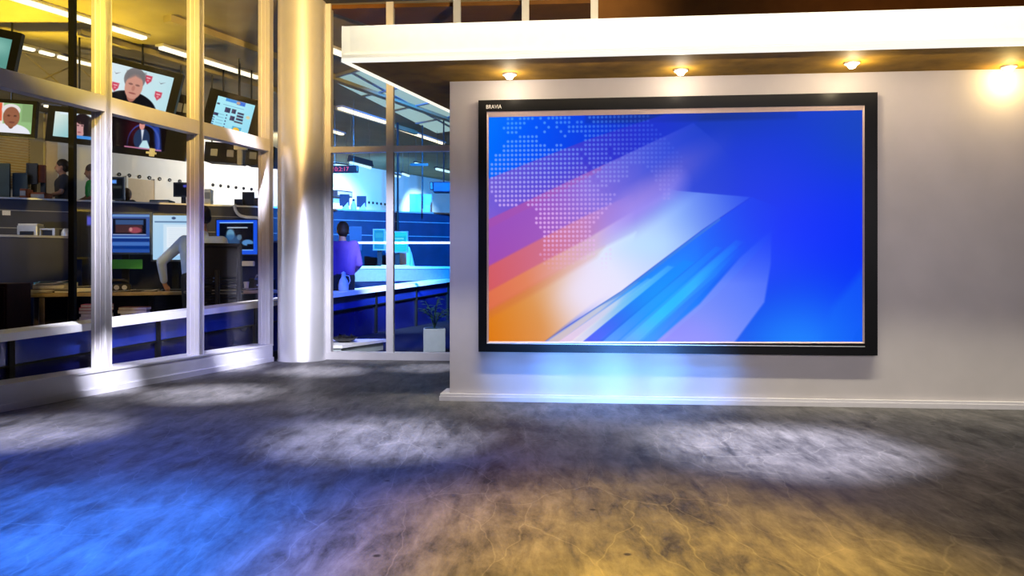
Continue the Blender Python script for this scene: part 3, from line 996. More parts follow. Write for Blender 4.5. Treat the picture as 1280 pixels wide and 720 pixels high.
# roof truss in the first bay
tr = thing('roof_truss', 'olive lattice truss with cross braces hanging under the ceiling left of the black post', 'truss', (-7.0, 10.05, 3.42), math.atan2(1, 0.62))
MB().box(0, 3.0, -0.02, 0.02, 0.0, 0.04).build('bottom_chord', M['olive'], tr)
MB().box(0, 3.0, -0.02, 0.02, 0.50, 0.54).build('top_chord', M['olive'], tr)
for k in range(4):
    a, b = 0.1 + k * 0.72, 0.1 + (k + 1) * 0.72
    MB().cyl((a, -0.012, 0.03), (b, -0.012, 0.51), 0.012, n=8).build('brace', M['olive'], tr)
    MB().cyl((a, 0.012, 0.51), (b, 0.012, 0.03), 0.012, n=8).build('brace', M['olive'], tr)
for x in (0.3, 2.7):
    MB().cyl((x, 0, 0.52), (x, 0, 0.58), 0.012, n=8).build('hanger_rod', M['olive'], tr)

# black posts
def post(x, y, r, label):
    o = thing('steel_post', label, 'post', (x, y, 0))
    MB().box(-r, r, -r, r, 0.0, FZ).build('shaft', M['post'], o)
    MB().box(-r * 1.8, r * 1.8, -r * 1.8, r * 1.8, 0, 0.012).build('foot_plate', M['post'], o)


post(-4.34, 7.90, 0.0275, 'black steel post behind the left panes, floor to ceiling beside the first white mullion')
post(-2.32, 16.25, 0.019, 'thin dark post behind the slim panes, just right of their white mullion')

# ------------------------------------------------------------------ far wall fittings
wa = math.atan2(1, 0.576)
G = 'row of dark dots on the white wall'
for x in [149 + 12.6 * k for k in range(7)] + [266 + 9.6 * k for k in range(8)]:
    t = (x - 640) / 1000
    D = 17.6 / (0.576 - t)
    o = MB().lathe([(0.001, 0.0), (0.040, 0.0), (0.036, 0.012), (0.028, 0.016), (0.022, 0.006), (0.001, 0.005)], 16).build('wall_vent', M['black'], smooth=True)
    o.location = (t * D + 0.004, D - 0.002, 2.98)
    o.rotation_euler = Euler((math.radians(90), 0, wa), 'XYZ')
    tag(o, 'small round black vent in the level row on the white newsroom wall', 'vent', G)
for k in range(6):
    x = 461 + 5.0 * k
    t = (x - 640) / 1000
    D = 17.6 / (0.576 - t)
    o = MB().lathe([(0.001, 0.0), (0.040, 0.0), (0.036, 0.012), (0.028, 0.016), (0.022, 0.006), (0.001, 0.005)], 16).build('wall_vent', M['black'], smooth=True)
    o.location = (t * D + 0.004, D - 0.002, 2.98)
    o.rotation_euler = Euler((math.radians(90), 0, wa), 'XYZ')
    tag(o, 'small round vent of the far row on the blue lit wall right of the column', 'vent', 'far row of dots on the wall')


def on_wall(x, z):
    t = (x - 640) / 1000
    D = 17.6 / (0.576 - t)
    return (t * D, D, z)


bl = thing('window_blind', 'pale horizontal slat blind on the newsroom wall at the far left', 'blind', on_wall(-30, 2.5), wa)
L = 0.9
MB().box(0, L, -0.09, -0.01, 1.22, 1.28).build('head_rail', M['pale'], bl)
s_ = MB()
for k in range(24):
    z = 0.02 + k * 0.05
    s_.box(0, L, -0.075, -0.03, z, z + 0.006, Matrix.Translation((0, 0, 0)))
    s_.box(0, L, -0.035, -0.03, z - 0.02, z + 0.012)
s_.build('slats', M['beige'], bl)
dr = thing('panel_door', 'beige door panel on the white wall beside the dark gallery monitor', 'door', on_wall(158, 1.36), wa)
MB().box(0, 0.62, -0.05, -0.005, 0, 1.56).build('door_leaf', M['beige'], dr)
MB().box(-0.04, 0, -0.06, -0.005, 0, 1.6).build('door_frame', M['nwall'], dr)
MB().box(0.62, 0.66, -0.06, -0.005, 0, 1.6).build('door_frame', M['nwall'], dr)
MB().cyl((0.07, -0.05, 0.8), (0.07, -0.10, 0.8), 0.015, n=10).build('handle', M['silver'], dr)
for (x, wd, lb, m) in ((35, 0.26, 'olive vertical cloth panel on the wall above the dark monitors at far left', 'olive'), (56, 0.22, 'narrow pale vertical panel on the wall left of the man in the grey polo', 'beige')):
    o = thing('wall_panel', lb, 'panel', on_wall(x, 1.36), wa)
    MB().rbox(0, wd, -0.05, -0.004, 0, 2.6, 0.01).build('board', M[m], o)
    MB().box(0, wd, -0.055, -0.004, 2.6, 2.63).build('top_rail', M['grey'], o)

# ------------------------------------------------------------------ rear gallery: raised floor, parapet, long counters
gx = lambda y: -34.87 + 1.924 * y
ga = math.atan2(1, 1.924)


def hit(px, O, d, back):
    """point where the view column px meets the line O + s*d moved back by `back`"""
    t = (px - 640) / 1000
    ox, oy = O[0] - d[1] * back, O[1] + d[0] * back
    k = (t * oy - ox) / (d[0] - t * d[1])
    return ox + d[0] * k, oy + d[1] * k, k


def on_gal(x, back, z):
    q = hit(x, (gx(13.0), 13.0), (math.cos(ga), math.sin(ga)), back)
    return Vector((q[0], q[1], z))


g0, g1 = Vector((-10.1, 12.87, 0)), Vector((3.55, 19.97, 0))
gl = (g1 - g0).length
GT = rot_z(g0, ga)
wall_r = [(g0.x, g0.y), (g1.x, g1.y), (3.58, 27.9), (WX(27.9) + 0.01, 27.9)]
tag(MB().prism(wall_r, 0.0, 1.35).build('floor_gallery', M['navy']), 'raised dark floor of the rear gallery in the newsroom', 'platform', kind='structure')
pg = thing('gallery_parapet', 'long dark parapet of the rear gallery with a thin pale top rail', 'parapet', g0, ga, kind='structure')
MB().box(0.02, gl, 0.0, 0.09, 1.35, 2.22).build('panel', M['navy'], pg)
MB().box(0.02, gl, -0.02, 0.11, 2.22, 2.25).build('top_rail', M['silver'], pg)
MB().box(0.02, gl, -0.012, 0.0, 2.02, 2.035).box(0.02, gl, -0.012, 0.0, 1.72, 1.735).build('line', M['grey'], pg)
gd = thing('gallery_desk', 'long dark desk behind the parapet of the rear gallery', 'desk', g0 + Vector((-math.sin(ga), math.cos(ga), 0)) * 0.13, ga)
MB().box(1.0, gl - 1, 0.0, 0.55, 2.10, 2.14).build('desk_top', M['navy'], gd)
for x in (1.2, 4.4, 7.6, 10.8, 13.8):
    MB().box(x, x + 0.05, 0.03, 0.5, 1.35, 2.10).build('leg', M['navy'], gd)

# storage counter under the gallery at left
sc = thing('storage_counter', 'long dark counter below the gallery at the far left, with a blue lit edge', 'counter', (-9.0, 13.02, 0), 0.10)
MB().box(0, 2.35, 0.02, 0.40, 0.08, 1.42).build('cabinet_body', M['teal'], sc)
MB().box(-0.02, 2.37, -0.02, 0.42, 1.42, 1.52).build('worktop', mat('slate_blue_worktop', (0.10, 0.12, 0.20), 0.5), sc)
for k in range(4):
    MB().rbox(0.02 + k * 0.585, 0.585 + k * 0.585, 0.0, 0.02, 0.10, 1.40, 0.004).build('cabinet_door', M['teal'], sc)
MB().box(0.03, 2.3, 0.05, 0.38, 0, 0.08).build('plinth', M['black'], sc)


# ------------------------------------------------------------------ pictures for the small screens
def flat(col, col2=None):
    def f(u, v):
        c = Canvas(u, v, col)
        if col2:
            c.c = c.grad((0, 0), col, (0.3, 1), col2)
        return c.c
    return f


def pic_teal(u, v):
    c = Canvas(u, v, (90, 150, 140))
    c.put(0.7 * c.glow(0.7, 0.3, 0.3, 0.3), (150, 205, 190))
    c.put(0.5 * c.glow(0.2, 0.8, 0.3, 0.4), (60, 120, 110))
    c.put(0.6 * c.rect(0.1, 0.55, 0.6, 0.62, 0.03), (180, 215, 200))
    return c.c


def face(c, cx, cy, k, skin, hair, shirt, asp=1.6):
    c.put(c.ell(cx, cy + 0.72 * k, 0.85 * k, 0.42 * k), shirt)
    c.put(c.ell(cx, cy + 0.25 * k, 0.13 * k, 0.24 * k), [q * 0.85 for q in skin])
    c.put(c.ell(cx, cy - 0.10 * k, 0.255 * k, 0.36 * k, 0.1), hair)
    c.put(c.ell(cx + 0.005 * k, cy + 0.0 * k, 0.215 * k, 0.31 * k, 0.12), skin)
    c.put(0.6 * c.ell(cx - 0.08 * k, cy - 0.06 * k, 0.055 * k, 0.03 * k, 0.5), [q * 0.35 for q in skin])
    c.put(0.6 * c.ell(cx + 0.09 * k, cy - 0.06 * k, 0.055 * k, 0.03 * k, 0.5), [q * 0.35 for q in skin])
    c.put(0.4 * c.ell(cx + 0.01 * k, cy + 0.04 * k, 0.04 * k, 0.08 * k, 0.6), [q * 0.7 for q in skin])
    c.put(0.6 * c.ell(cx + 0.01 * k, cy + 0.16 * k, 0.09 * k, 0.025 * k, 0.5), (130, 50, 50))


def pic_press(u, v):
    c = Canvas(u * 1.7, v, (225, 238, 242))
    c.c = c.grad((0, 0), (228, 240, 246), (1.7, 0.3), (190, 228, 236))

    def crest(x, y):
        c.put(c.poly([(x - 0.085, y - 0.10), (x + 0.085, y - 0.10), (x + 0.08, y + 0.03), (x, y + 0.13), (x - 0.08, y + 0.03)], 0.03), (205, 60, 85))
        c.put(0.8 * c.rect(x - 0.05, y - 0.05, x + 0.05, y - 0.02, 0.02), (245, 225, 230))
        c.put(0.5 * c.ell(x, y + 0.03, 0.03, 0.03), (240, 200, 205))
    crest(0.36, 0.58)
    crest(1.10, 0.20)
    crest(1.42, 0.55)
    crest(0.02, 0.10)
    for (x, y) in ((0.34, 0.22), (1.45, 0.2)):
        c.put(0.7 * c.poly([(x - 0.08, y - 0.01), (x - 0.04, y + 0.02), (x + 0.08, y - 0.03), (x - 0.03, y + 0.045)], 0.012), (90, 80, 95))
    X0 = 0.80
    c.put(c.ell(X0 + 0.02, 1.06, 0.66, 0.46, 0.05), (16, 16, 22))
    c.put(c.ell(X0, 0.68, 0.12, 0.2, 0.1), (170, 110, 95))
    c.put(c.ell(X0 - 0.02, 0.27, 0.26, 0.29, 0.08), (126, 122, 124))
    c.put(c.ell(X0, 0.47, 0.215, 0.33, 0.1), (208, 150, 132))
    c.put(0.8 * c.poly([(X0 - 0.25, 0.10), (X0 + 0.22, 0.05), (X0 + 0.23, 0.27), (X0 - 0.02, 0.19), (X0 - 0.21, 0.34)], 0.05), (118, 114, 116))
    c.put(0.6 * c.ell(X0 - 0.085, 0.42, 0.055, 0.026, 0.5), (90, 60, 60))
    c.put(0.6 * c.ell(X0 + 0.085, 0.42, 0.055, 0.026, 0.5), (90, 60, 60))
    c.put(0.45 * c.ell(X0, 0.52, 0.04, 0.07, 0.5), (165, 100, 85))
    c.put(0.6 * c.ell(X0, 0.65, 0.09, 0.022, 0.5), (125, 55, 55))
    return c.c


def pic_studio(u, v):
    c = Canvas(u * 1.7, v, (12, 6, 10))
    c.put(0.8 * c.glow(0.75, 0.45, 0.28, 0.5), (70, 14, 26))
    c.put(c.poly([(1.28, 0.1), (1.45, 0.1), (1.60, 1), (1.42, 1)], 0.08), (30, 60, 150))
    c.put(0.8 * c.ell(1.05, 0.8, 0.48, 0.62, 0.05) * (1 - c.ell(1.03, 0.82, 0.45, 0.58, 0.05)), (60, 90, 190))
    c.put(c.ell(0.98, 0.68, 0.24, 0.34, 0.08), (36, 52, 86))
    c.put(c.poly([(0.93, 0.38), (1.02, 0.38), (1.0, 0.75)], 0.03), (220, 225, 235))
    c.put(c.ell(0.95, 0.25, 0.08, 0.14, 0.1), (220, 150, 140))
    c.put(0.8 * c.ell(0.95, 0.15, 0.085, 0.07, 0.2), (45, 28, 25))
    c.put(c.poly([(1.02, 0.72), (1.14, 0.7), (1.28, 0.98), (0.92, 0.95)], 0.03), (190, 225, 235))
    c.put(c.rect(0.5, 0.945, 1.6, 0.985, 0.02), (190, 120, 150))
    return c.c


def pic_web(u, v):
    c = Canvas(u, v, (170, 232, 250))
    c.c = c.grad((0, 0), (178, 240, 252), (1, 1), (150, 222, 245))
    c.put(c.rect(0.22, 0.0, 0.52, 0.10, 0.02), (70, 150, 230))
    c.put(c.rect(0.52, 0.0, 0.74, 0.13, 0.02), (50, 110, 220))
    c.put(0.8 * c.ell(0.56, 0.07, 0.05, 0.05, 0.3), (235, 170, 110))
    for (x0, y0, x1, y1) in ((0.26, 0.30, 0.40, 0.46), (0.44, 0.30, 0.55, 0.44), (0.44, 0.53, 0.56, 0.68), (0.60, 0.36, 0.77, 0.42), (0.60, 0.45, 0.77, 0.52),
                             (0.60, 0.55, 0.78, 0.62), (0.57, 0.66, 0.79, 0.71), (0.02, 0.22, 0.09, 0.27), (0.0, 0.55, 0.12, 0.64)):
        c.put(0.9 * c.rect(x0, y0, x1, y1, 0.02), (36, 34, 70))
        c.put(0.5 * c.rect(x0 + 0.02, y0 + 0.02, x0 + 0.05, y1 - 0.02, 0.03), (150, 90, 120))
    for k in range(5):
        c.put(0.8 * c.ell(0.34, 0.55 + k * 0.10, 0.02, 0.025, 0.3), (50, 70, 120))
        c.put(0.8 * c.rect(0.0, 0.70 + k * 0.075, 0.05, 0.73 + k * 0.075, 0.015), (40, 60, 120))
        c.put(0.4 * c.rect(0.10, 0.555 + k * 0.10, 0.28, 0.575 + k * 0.10, 0.01), (70, 120, 160))
    c.put(0.5 * c.rect(0.18, 0.22, 0.74, 0.235, 0.01), (60, 110, 150))
    c.put(c.rect(0.56, 0.84, 0.80, 1.0, 0.02), (60, 170, 220))
    c.put(c.ell(0.67, 0.95, 0.09, 0.09, 0.2), (240, 190, 60))
    c.put(0.7 * c.ell(0.89, 0.45, 0.05, 0.05, 0.5), (245, 200, 130))
    return c.c


def pic_man_white(u, v):
    c = Canvas(u * 1.7, v, (150, 190, 130))
    c.put(c.rect(-0.1, -0.1, 0.75, 1.1, 0.05), (238, 232, 228))
    c.put(c.poly([(0.35, 0), (0.7, 0), (0.72, 0.6), (0.35, 0.75)], 0.04), (225, 95, 60))
    c.put(0.6 * c.rect(1.35, 0.0, 1.7, 0.6, 0.05), (120, 150, 100))
    c.put(c.ell(1.0, 1.02, 0.66, 0.34, 0.06), (235, 236, 245))
    c.put(c.ell(1.02, 0.62, 0.12, 0.24, 0.1), (120, 70, 50))
    c.put(c.ell(1.0, 0.22, 0.30, 0.20, 0.08), (232, 226, 225))
    c.put(c.ell(1.02, 0.46, 0.27, 0.34, 0.08), (150, 95, 70))
    c.put(0.6 * c.ell(0.93, 0.42, 0.05, 0.03, 0.4), (50, 28, 20))
    c.put(0.6 * c.ell(1.14, 0.42, 0.05, 0.03, 0.4), (50, 28, 20))
    c.put(0.6 * c.ell(1.04, 0.64, 0.09, 0.03, 0.4), (90, 40, 36))
    return c.c


def pic_woman(u, v):
    c = Canvas(u * 1.7, v, (200, 226, 224))
    c.c = c.grad((0, 0.2), (222, 234, 226), (0.6, 0.9), (150, 200, 205))
    c.put(c.rect(0.78, -0.1, 1.8, 1.1, 0.03), (22, 20, 34))
    c.put(c.rect(0.2, 0.0, 1.8, 0.09, 0.03), (225, 240, 250))
    c.put(c.ell(1.12, 0.55, 0.22, 0.42, 0.1), (200, 150, 150))
    c.put(c.ell(1.18, 0.2, 0.30, 0.22, 0.15), (30, 20, 26))
    c.put(c.ell(1.42, 0.5, 0.16, 0.45, 0.15), (24, 18, 24))
    c.put(0.7 * c.ell(1.02, 0.47, 0.05, 0.03, 0.4), (60, 40, 46))
    c.put(0.7 * c.ell(1.2, 0.47, 0.05, 0.03, 0.4), (60, 40, 46))
    c.put(0.6 * c.ell(1.1, 0.74, 0.08, 0.03, 0.4), (140, 60, 70))
    c.put(c.rect(0.74, 0.87, 1.8, 1.1, 0.03), (70, 140, 215))
    return c.c


def pic_edit(u, v):
    c = Canvas(u, v, (52, 82, 140))
    c.c = c.grad((0, 0), (70, 92, 150), (0.2, 1), (40, 78, 160))
    c.put(c.rect(0, 0.02, 1, 0.07, 0.02), (110, 150, 205))
    c.put(c.rect(0.30, 0.12, 0.93, 0.52, 0.015), (10, 12, 28))
    c.put(c.rect(0.35, 0.15, 0.88, 0.28, 0.03), (55, 82, 130))
    c.put(c.rect(0.35, 0.28, 0.86, 0.49, 0.03), (66, 42, 48))
    c.put(c.ell(0.72, 0.42, 0.12, 0.08, 0.4), (150, 70, 85))
    c.put(c.ell(0.64, 0.40, 0.03, 0.05, 0.4), (190, 130, 130))
    c.put(c.rect(0.30, 0.525, 0.93, 0.545, 0.012), (150, 165, 205))
    c.put(c.rect(0, 0.60, 1, 0.625, 0.02), (120, 165, 225))
    c.put(c.rect(0, 0.64, 1, 0.72, 0.03), (16, 46, 120))
    c.put(c.rect(0, 0.73, 1, 0.82, 0.03), (66, 112, 190))
    c.put(c.rect(0, 0.83, 1, 0.91, 0.03), (10, 50, 130))
    c.put(c.rect(0, 0.92, 1, 0.97, 0.03), (40, 80, 160))
    return c.c


def pic_doc(u, v):
    c = Canvas(u, v, (175, 210, 238))
    c.c = c.grad((0, 0), (185, 216, 240), (1, 1), (150, 200, 240))
    c.put(c.rect(0.04, 0.13, 1, 0.16, 0.015), (90, 120, 160))
    c.put(c.rect(0.25, 0.20, 0.95, 0.90, 0.03), (205, 228, 246))
    c.put(c.rect(0.33, 0.26, 0.85, 0.72, 0.04), (232, 242, 252))
    for k in range(9):
        c.put(0.4 * c.rect(0.37, 0.30 + k * 0.045, 0.80, 0.308 + k * 0.045, 0.01), (120, 150, 180))
    c.put(c.ell(0.5, 0.06, 0.05, 0.03, 0.4), (60, 80, 120))
    c.put(c.rect(0.36, 0.80, 0.45, 0.82, 0.01), (60, 80, 120))
    return c.c


def pic_xray(u, v):
    c = Canvas(u, v, (16, 66, 215))
    c.c = c.grad((0, 0), (20, 80, 230), (1, 1), (24, 84, 225))
    c.put(c.rect(0.07, 0.08, 0.90, 0.88, 0.015), (4, 8, 22))
    c.put(c.rect(0.07, 0.06, 0.90, 0.09, 0.01), (140, 190, 250))
    c.put(c.rect(0.07, 0.86, 0.90, 0.89, 0.01), (120, 170, 245))
    c.put(0.9 * c.rect(0.26, 0.205, 0.76, 0.235, 0.012), (200, 220, 240))
    c.put(0.9 * c.ell(0.34, 0.42, 0.10, 0.16, 0.4), (110, 165, 200))
    c.put(0.8 * c.ell(0.36, 0.62, 0.22, 0.20, 0.4), (45, 90, 140))
    c.put(0.8 * c.ell(0.56, 0.50, 0.06, 0.08, 0.4), (90, 130, 160))
    c.put(0.9 * c.ell(0.76, 0.66, 0.14, 0.09, 0.3), (90, 150, 215))
    c.put(c.rect(0.75, 0.70, 0.9, 0.82, 0.02), (4, 8, 22))
    return c.c


def pic_dim(u, v):
    c = Canvas(u, v, (10, 12, 18))
    c.put(c.rect(0.55, 0.10, 0.85, 0.30, 0.06), (70, 75, 190))
    return c.c


def pic_dim2(u, v):
    c = Canvas(u, v, (8, 10, 14))
    c.put(c.rect(0.05, 0.08, 0.55, 0.26, 0.06), (90, 150, 240))
    c.put(0.6 * c.rect(0.05, 0.36, 0.9, 0.50, 0.06), (70, 75, 70))
    return c.c


def pic_cyan(u, v):
    c = Canvas(u, v, (40, 215, 245))
    c.put(0.7 * c.rect(0.2, 0.2, 0.95, 0.5, 0.05), (20, 170, 235))
    c.put(0.8 * c.rect(0.3, 0.28, 0.85, 0.36, 0.04), (130, 245, 255))
    return c.c


def pic_cyan_dim(u, v):
    c = Canvas(u, v, (35, 150, 225))
    c.put(0.6 * c.rect(0.1, 0.15, 0.9, 0.4, 0.05), (60, 185, 240))
    return c.c


# ------------------------------------------------------------------ screens hanging from the ceiling
def hanging_tv(px, py, D, wpx, hpx, roll, bez, label, paint, group='screens hanging from the newsroom ceiling', pad=(0, 0, 0, 0), nx=110, rz=0.0, poles=1):
    k = D / 1000
    c = P(px, py, D)
    W, H = wpx * k, hpx * k
    base = c + Matrix.Rotation(math.radians(roll), 3, 'Y') @ Vector((0, 0, -H / 2 - bez))
    o = thing('television', label, 'television', base, rz, group, ry=math.radians(roll))
    zc = H / 2 + bez
    l_, r_, t_, b_ = pad
    x0, x1, z0, z1 = -W / 2 - bez - l_, W / 2 + bez + r_, -b_, H + 2 * bez + t_
    h_ = MB()
    ring(h_, [(x0, z1), (x1, z1), (x1, z0), (x0, z0)], [(-W / 2, zc + H / 2), (W / 2, zc + H / 2), (W / 2, zc - H / 2), (-W / 2, zc - H / 2)], 0.0, 0.03)
    h_.rbox(x0 + 0.002, x1 - 0.002, 0.012, 0.07, z0 + 0.002, z1 - 0.002, 0.01)
    h_.rbox(x0 + W * 0.2, x1 - W * 0.2, 0.06, 0.16, z0 + H * 0.2, z1 - H * 0.2, 0.02)
    h_.build('housing', M['black'], o)
    screen_part('screen', o, [(-W / 2, 0.008, zc + H / 2), (W / 2, 0.008, zc + H / 2), (W / 2, 0.008, zc - H / 2), (-W / 2, 0.008, zc - H / 2)], paint, nx, int(nx * H / W))
    T = mtx(o).inverted()
    top = mtx(o) @ Vector((0, 0.11, z1 - H * 0.25))
    MB().cyl(T @ top, T @ Vector((top.x, top.y, FZ)), 0.012, n=10).build('ceiling_pole', M['black'], o)
    return o


hanging_tv(169, 110, 10.5, 88, 48, 14, 0.05, 'tilted hanging screen showing a grey-haired man before a white backdrop with red crests', pic_press, pad=(0.02, 0.06, 0.02, 0.0), nx=150)
tv_dark = hanging_tv(172, 166, 10.9, 72, 40, 7, 0.05, 'dark hanging screen below the man with crests, showing a suited presenter', pic_studio, pad=(0.06, 0.24, 0.06, 0.04), nx=130)
hanging_tv(291, 144, 11.2, 48, 38, 15, 0.06, 'tilted hanging screen with a pale blue web page', pic_web, pad=(0.07, 0.10, 0.02, 0.0), nx=130)
hanging_tv(7, 147, 9.6, 66, 37, 4, 0.045, 'hanging screen at the left edge showing a man in white before red and white', pic_man_white)
hanging_tv(-18, 62, 8.7, 60, 38, 12, 0.09, 'hanging screen with a plain teal picture in the top left corner', pic_teal, nx=60)
hanging_tv(92, 157, 10.2, 50, 31, 6, 0.05, 'hanging screen with a woman beside the black post, split by it', pic_woman, pad=(0.04, 0.0, 0.02, 0.02))

T = mtx(tv_dark).inverted()
q0, q1 = T @ P(188, 195, 10.86), T @ P(188, 185, 10.86)
MB().box(q0.x - 0.035, q0.x + 0.035, -0.012, 0.02, q0.z, q1.z).box(q0.x - 0.08, q0.x + 0.06, -0.014, 0.02, q0.z + 0.03, q0.z + 0.06).build('white_clip', M['pale'], tv_dark)
# black boxes, brackets and cables under the web page screen
def ceiling_box(px0, py0, px1, py1, D, label, roll, zt=None):
    a, b = P(px0, py1, D), P(px1, py0, D)
    o = thing('equipment_box', label, 'equipment box', ((a.x + b.x) / 2, D, a.z), 0, 'black boxes hung under the screens', ry=math.radians(roll))
    W, H = b.x - a.x, b.z - a.z
    MB().rbox(-W / 2, W / 2, 0, 0.32, 0, H, 0.015).build('case', M['black'], o)
    T = mtx(o).inverted()
    for sx in (-0.42, -0.1):
        p = mtx(o) @ Vector((W * sx, 0.2, H * 0.5))
        MB().cyl(T @ p, T @ Vector((p.x, p.y, FZ)), 0.012, n=8).build('hanger_rod', M['black'], o)
    for sx in (-0.22, 0.22):
        MB().rbox(W * sx - 0.05, W * sx + 0.05, -0.015, 0.01, H * 0.3, H * 0.65, 0.006).build('vent_grille', M['grey'], o)
    return o


ceiling_box(254, 178, 300, 203, 11.8, 'black hanging equipment box left of the white bracket', 4)
ceiling_box(305, 182, 342, 207, 11.8, 'black hanging equipment box right of the white bracket', 4)
ceiling_box(214, 118, 238, 150, 11.3, 'black hanging box beside the grey-haired man screen', 10)
for (px, py, D, z1, lb) in ((300, 206, 11.62, 0.28, 'white hanging bracket between the two black ceiling boxes'),):
    a = P(px, py, D)
    o = thing('hanging_bracket', lb, 'bracket', a)
    MB().box(-0.03, 0.03, -0.03, 0.03, 0.0, z1).build('arm', M['pale'], o)
    MB().box(-0.08, 0.10, -0.035, 0.035, z1 - 0.06, z1).build('cross_plate', M['pale'], o)
    MB().cyl((0.0, 0.0, z1), (0.0, 0.0, FZ - a.z), 0.008, n=8).build('hanger_rod', M['black'], o)
rnd = random.Random(3)
for k in range(6):
    x0 = 302 + k * 4.0
    pts = []
    for i in range(9):
        f = i / 8
        pts.append(P(x0 + f * 16 + rnd.uniform(-1, 1), 175 + 9 * math.sin(f * math.pi) + f * 4 + rnd.uniform(-1, 1), 11.66 + 0.012 * k))
    o = MB().tube(pts, 0.008, 6).build('cable', M['pale'] if k % 2 else M['black'], smooth=True)
    tag(o, 'loose cable in the tangle above the right black ceiling box', 'cable', 'tangle of cables above the ceiling box')


# ------------------------------------------------------------------ ledge between glass and newsroom
LA = Vector((-3.97 - 0.42, 6.2 - 1.5, 0.51 - 0.049))
LB = Vector((-1.26, 16.0, 0.83))
ld = LB - LA
ll = Vector((ld.x, ld.y, 0)).length
lang = math.atan2(ld.y, ld.x)
slope = ld.z / ll
lp = thing('parapet_ledge', 'long white ledge on a glossy dark blue parapet running behind both glass walls', 'ledge', (LA.x, LA.y, 0), lang, kind='structure')


def ramp_box(mb, x0, x1, y0, y1, za, zb):
    """box along the ledge; za/zb are heights relative to the sloping top, or None for the floor"""
    vs = []
    for zz in (za, zb):
        for y in (y0, y1):
            for x in (x0, x1):
                z = 0.0 if zz is None else LA.z + slope * x + zz
                vs.append((x, y, z))
    return mb.add(vs, [(0, 2, 3, 1), (4, 5, 7, 6), (0, 1, 5, 4), (2, 6, 7, 3), (0, 4, 6, 2), (1, 3, 7, 5)])


ramp_box(MB(), 0, ll, -0.05, 0.26, -0.062, 0.0).build('ledge_top', M['ledge'], lp)
blue_panel = mat('glossy_blue_panel', (0.012, 0.03, 0.26), 0.18, 0, 0.6, 0.3, 1.3)
low_panel = mat('dark_blue_panel', (0.006, 0.008, 0.09), 0.25, 0, 0.5, 0.3, 1.5)
n_ = 7
for k in range(n_):
    x0, x1 = ll * k / n_ + 0.02, ll * (k + 1) / n_ - 0.02
    ramp_box(MB(), x0, x1, 0.02, 0.06, -0.26, -0.062).build('upper_panel', blue_panel, lp)
    ramp_box(MB(), x0, x1, 0.035, 0.07, None, -0.275).build('lower_panel', low_panel, lp)
    ramp_box(MB(), x0, x1, 0.005, 0.06, -0.278, -0.262).build('rail', M['post'], lp)
for k in range(n_ + 1):
    x = min(max(ll * k / n_, 0.03), ll - 0.03)
    ramp_box(MB(), x - 0.025, x + 0.025, 0.0, 0.10, None, -0.062).build('post', M['post'], lp)


def ledge_pt(px, back):
    t = (px - 640) / 1000
    # intersection of the view ray with the ledge line (front edge)
    dx, dy = math.cos(lang), math.sin(lang)
    s_ = (t * LA.y - LA.x) / (dx - t * dy)
    return Vector((LA.x + dx * s_ - dy * back, LA.y + dy * s_ + dx * back, LA.z + slope * s_))


# ------------------------------------------------------------------ main desk
dk_o = Vector((-5.6, 9.3, 0))
dang = math.atan2(1.7, 2.4)
DT = rot_z(dk_o, dang)
DH = 0.73
dk = thing('desk', 'long pale wood newsroom desk behind the ledge, full of papers and monitors', 'desk', dk_o, dang)
DL = 3.0
MB().rbox(0, DL, 0, 0.85, DH - 0.045, DH, 0.008).build('desk_top', M['wood'], dk)
MB().box(0.1, DL - 0.1, 0.78, 0.80, 0.15, DH - 0.045).build('modesty_panel', M['navy'], dk)
for (x, y) in ((0.12, 0.06), (0.12, 0.74), (1.45, 0.74), (DL - 0.12, 0.06), (DL - 0.12, 0.74), (0.42, 0.06)):
    MB().rbox(x - 0.03, x + 0.03, y - 0.03, y + 0.03, 0, DH - 0.045, 0.006).build('leg', mat('grey_desk_leg', (0.16, 0.13, 0.16), 0.5), dk)
DI = DT.inverted()


def on_desk(px, back, dz=0.0):
    q = hit(px, (dk_o.x, dk_o.y), (math.cos(dang), math.sin(dang)), back)
    return Vector((q[0], q[1], DH + dz))


# desk screen behind the monitors
ds = thing('desk_screen', 'dark teal fabric divider standing behind the desk monitors', 'divider', DT @ Vector((-0.5, 1.05, 0)), dang)
MB().rbox(0, 3.9, 0, 0.05, 0.1, 1.42, 0.01).build('fabric_panel', M['navy'], ds)
MB().box(0, 3.9, -0.01, 0.06, 1.42, 1.45).build('cap', M['grey'], ds)
for x in (0.2, 1.9, 3.7):
    MB().box(x - 0.03, x + 0.03, -0.15, 0.2, 0, 0.1).build('foot', M['black'], ds)


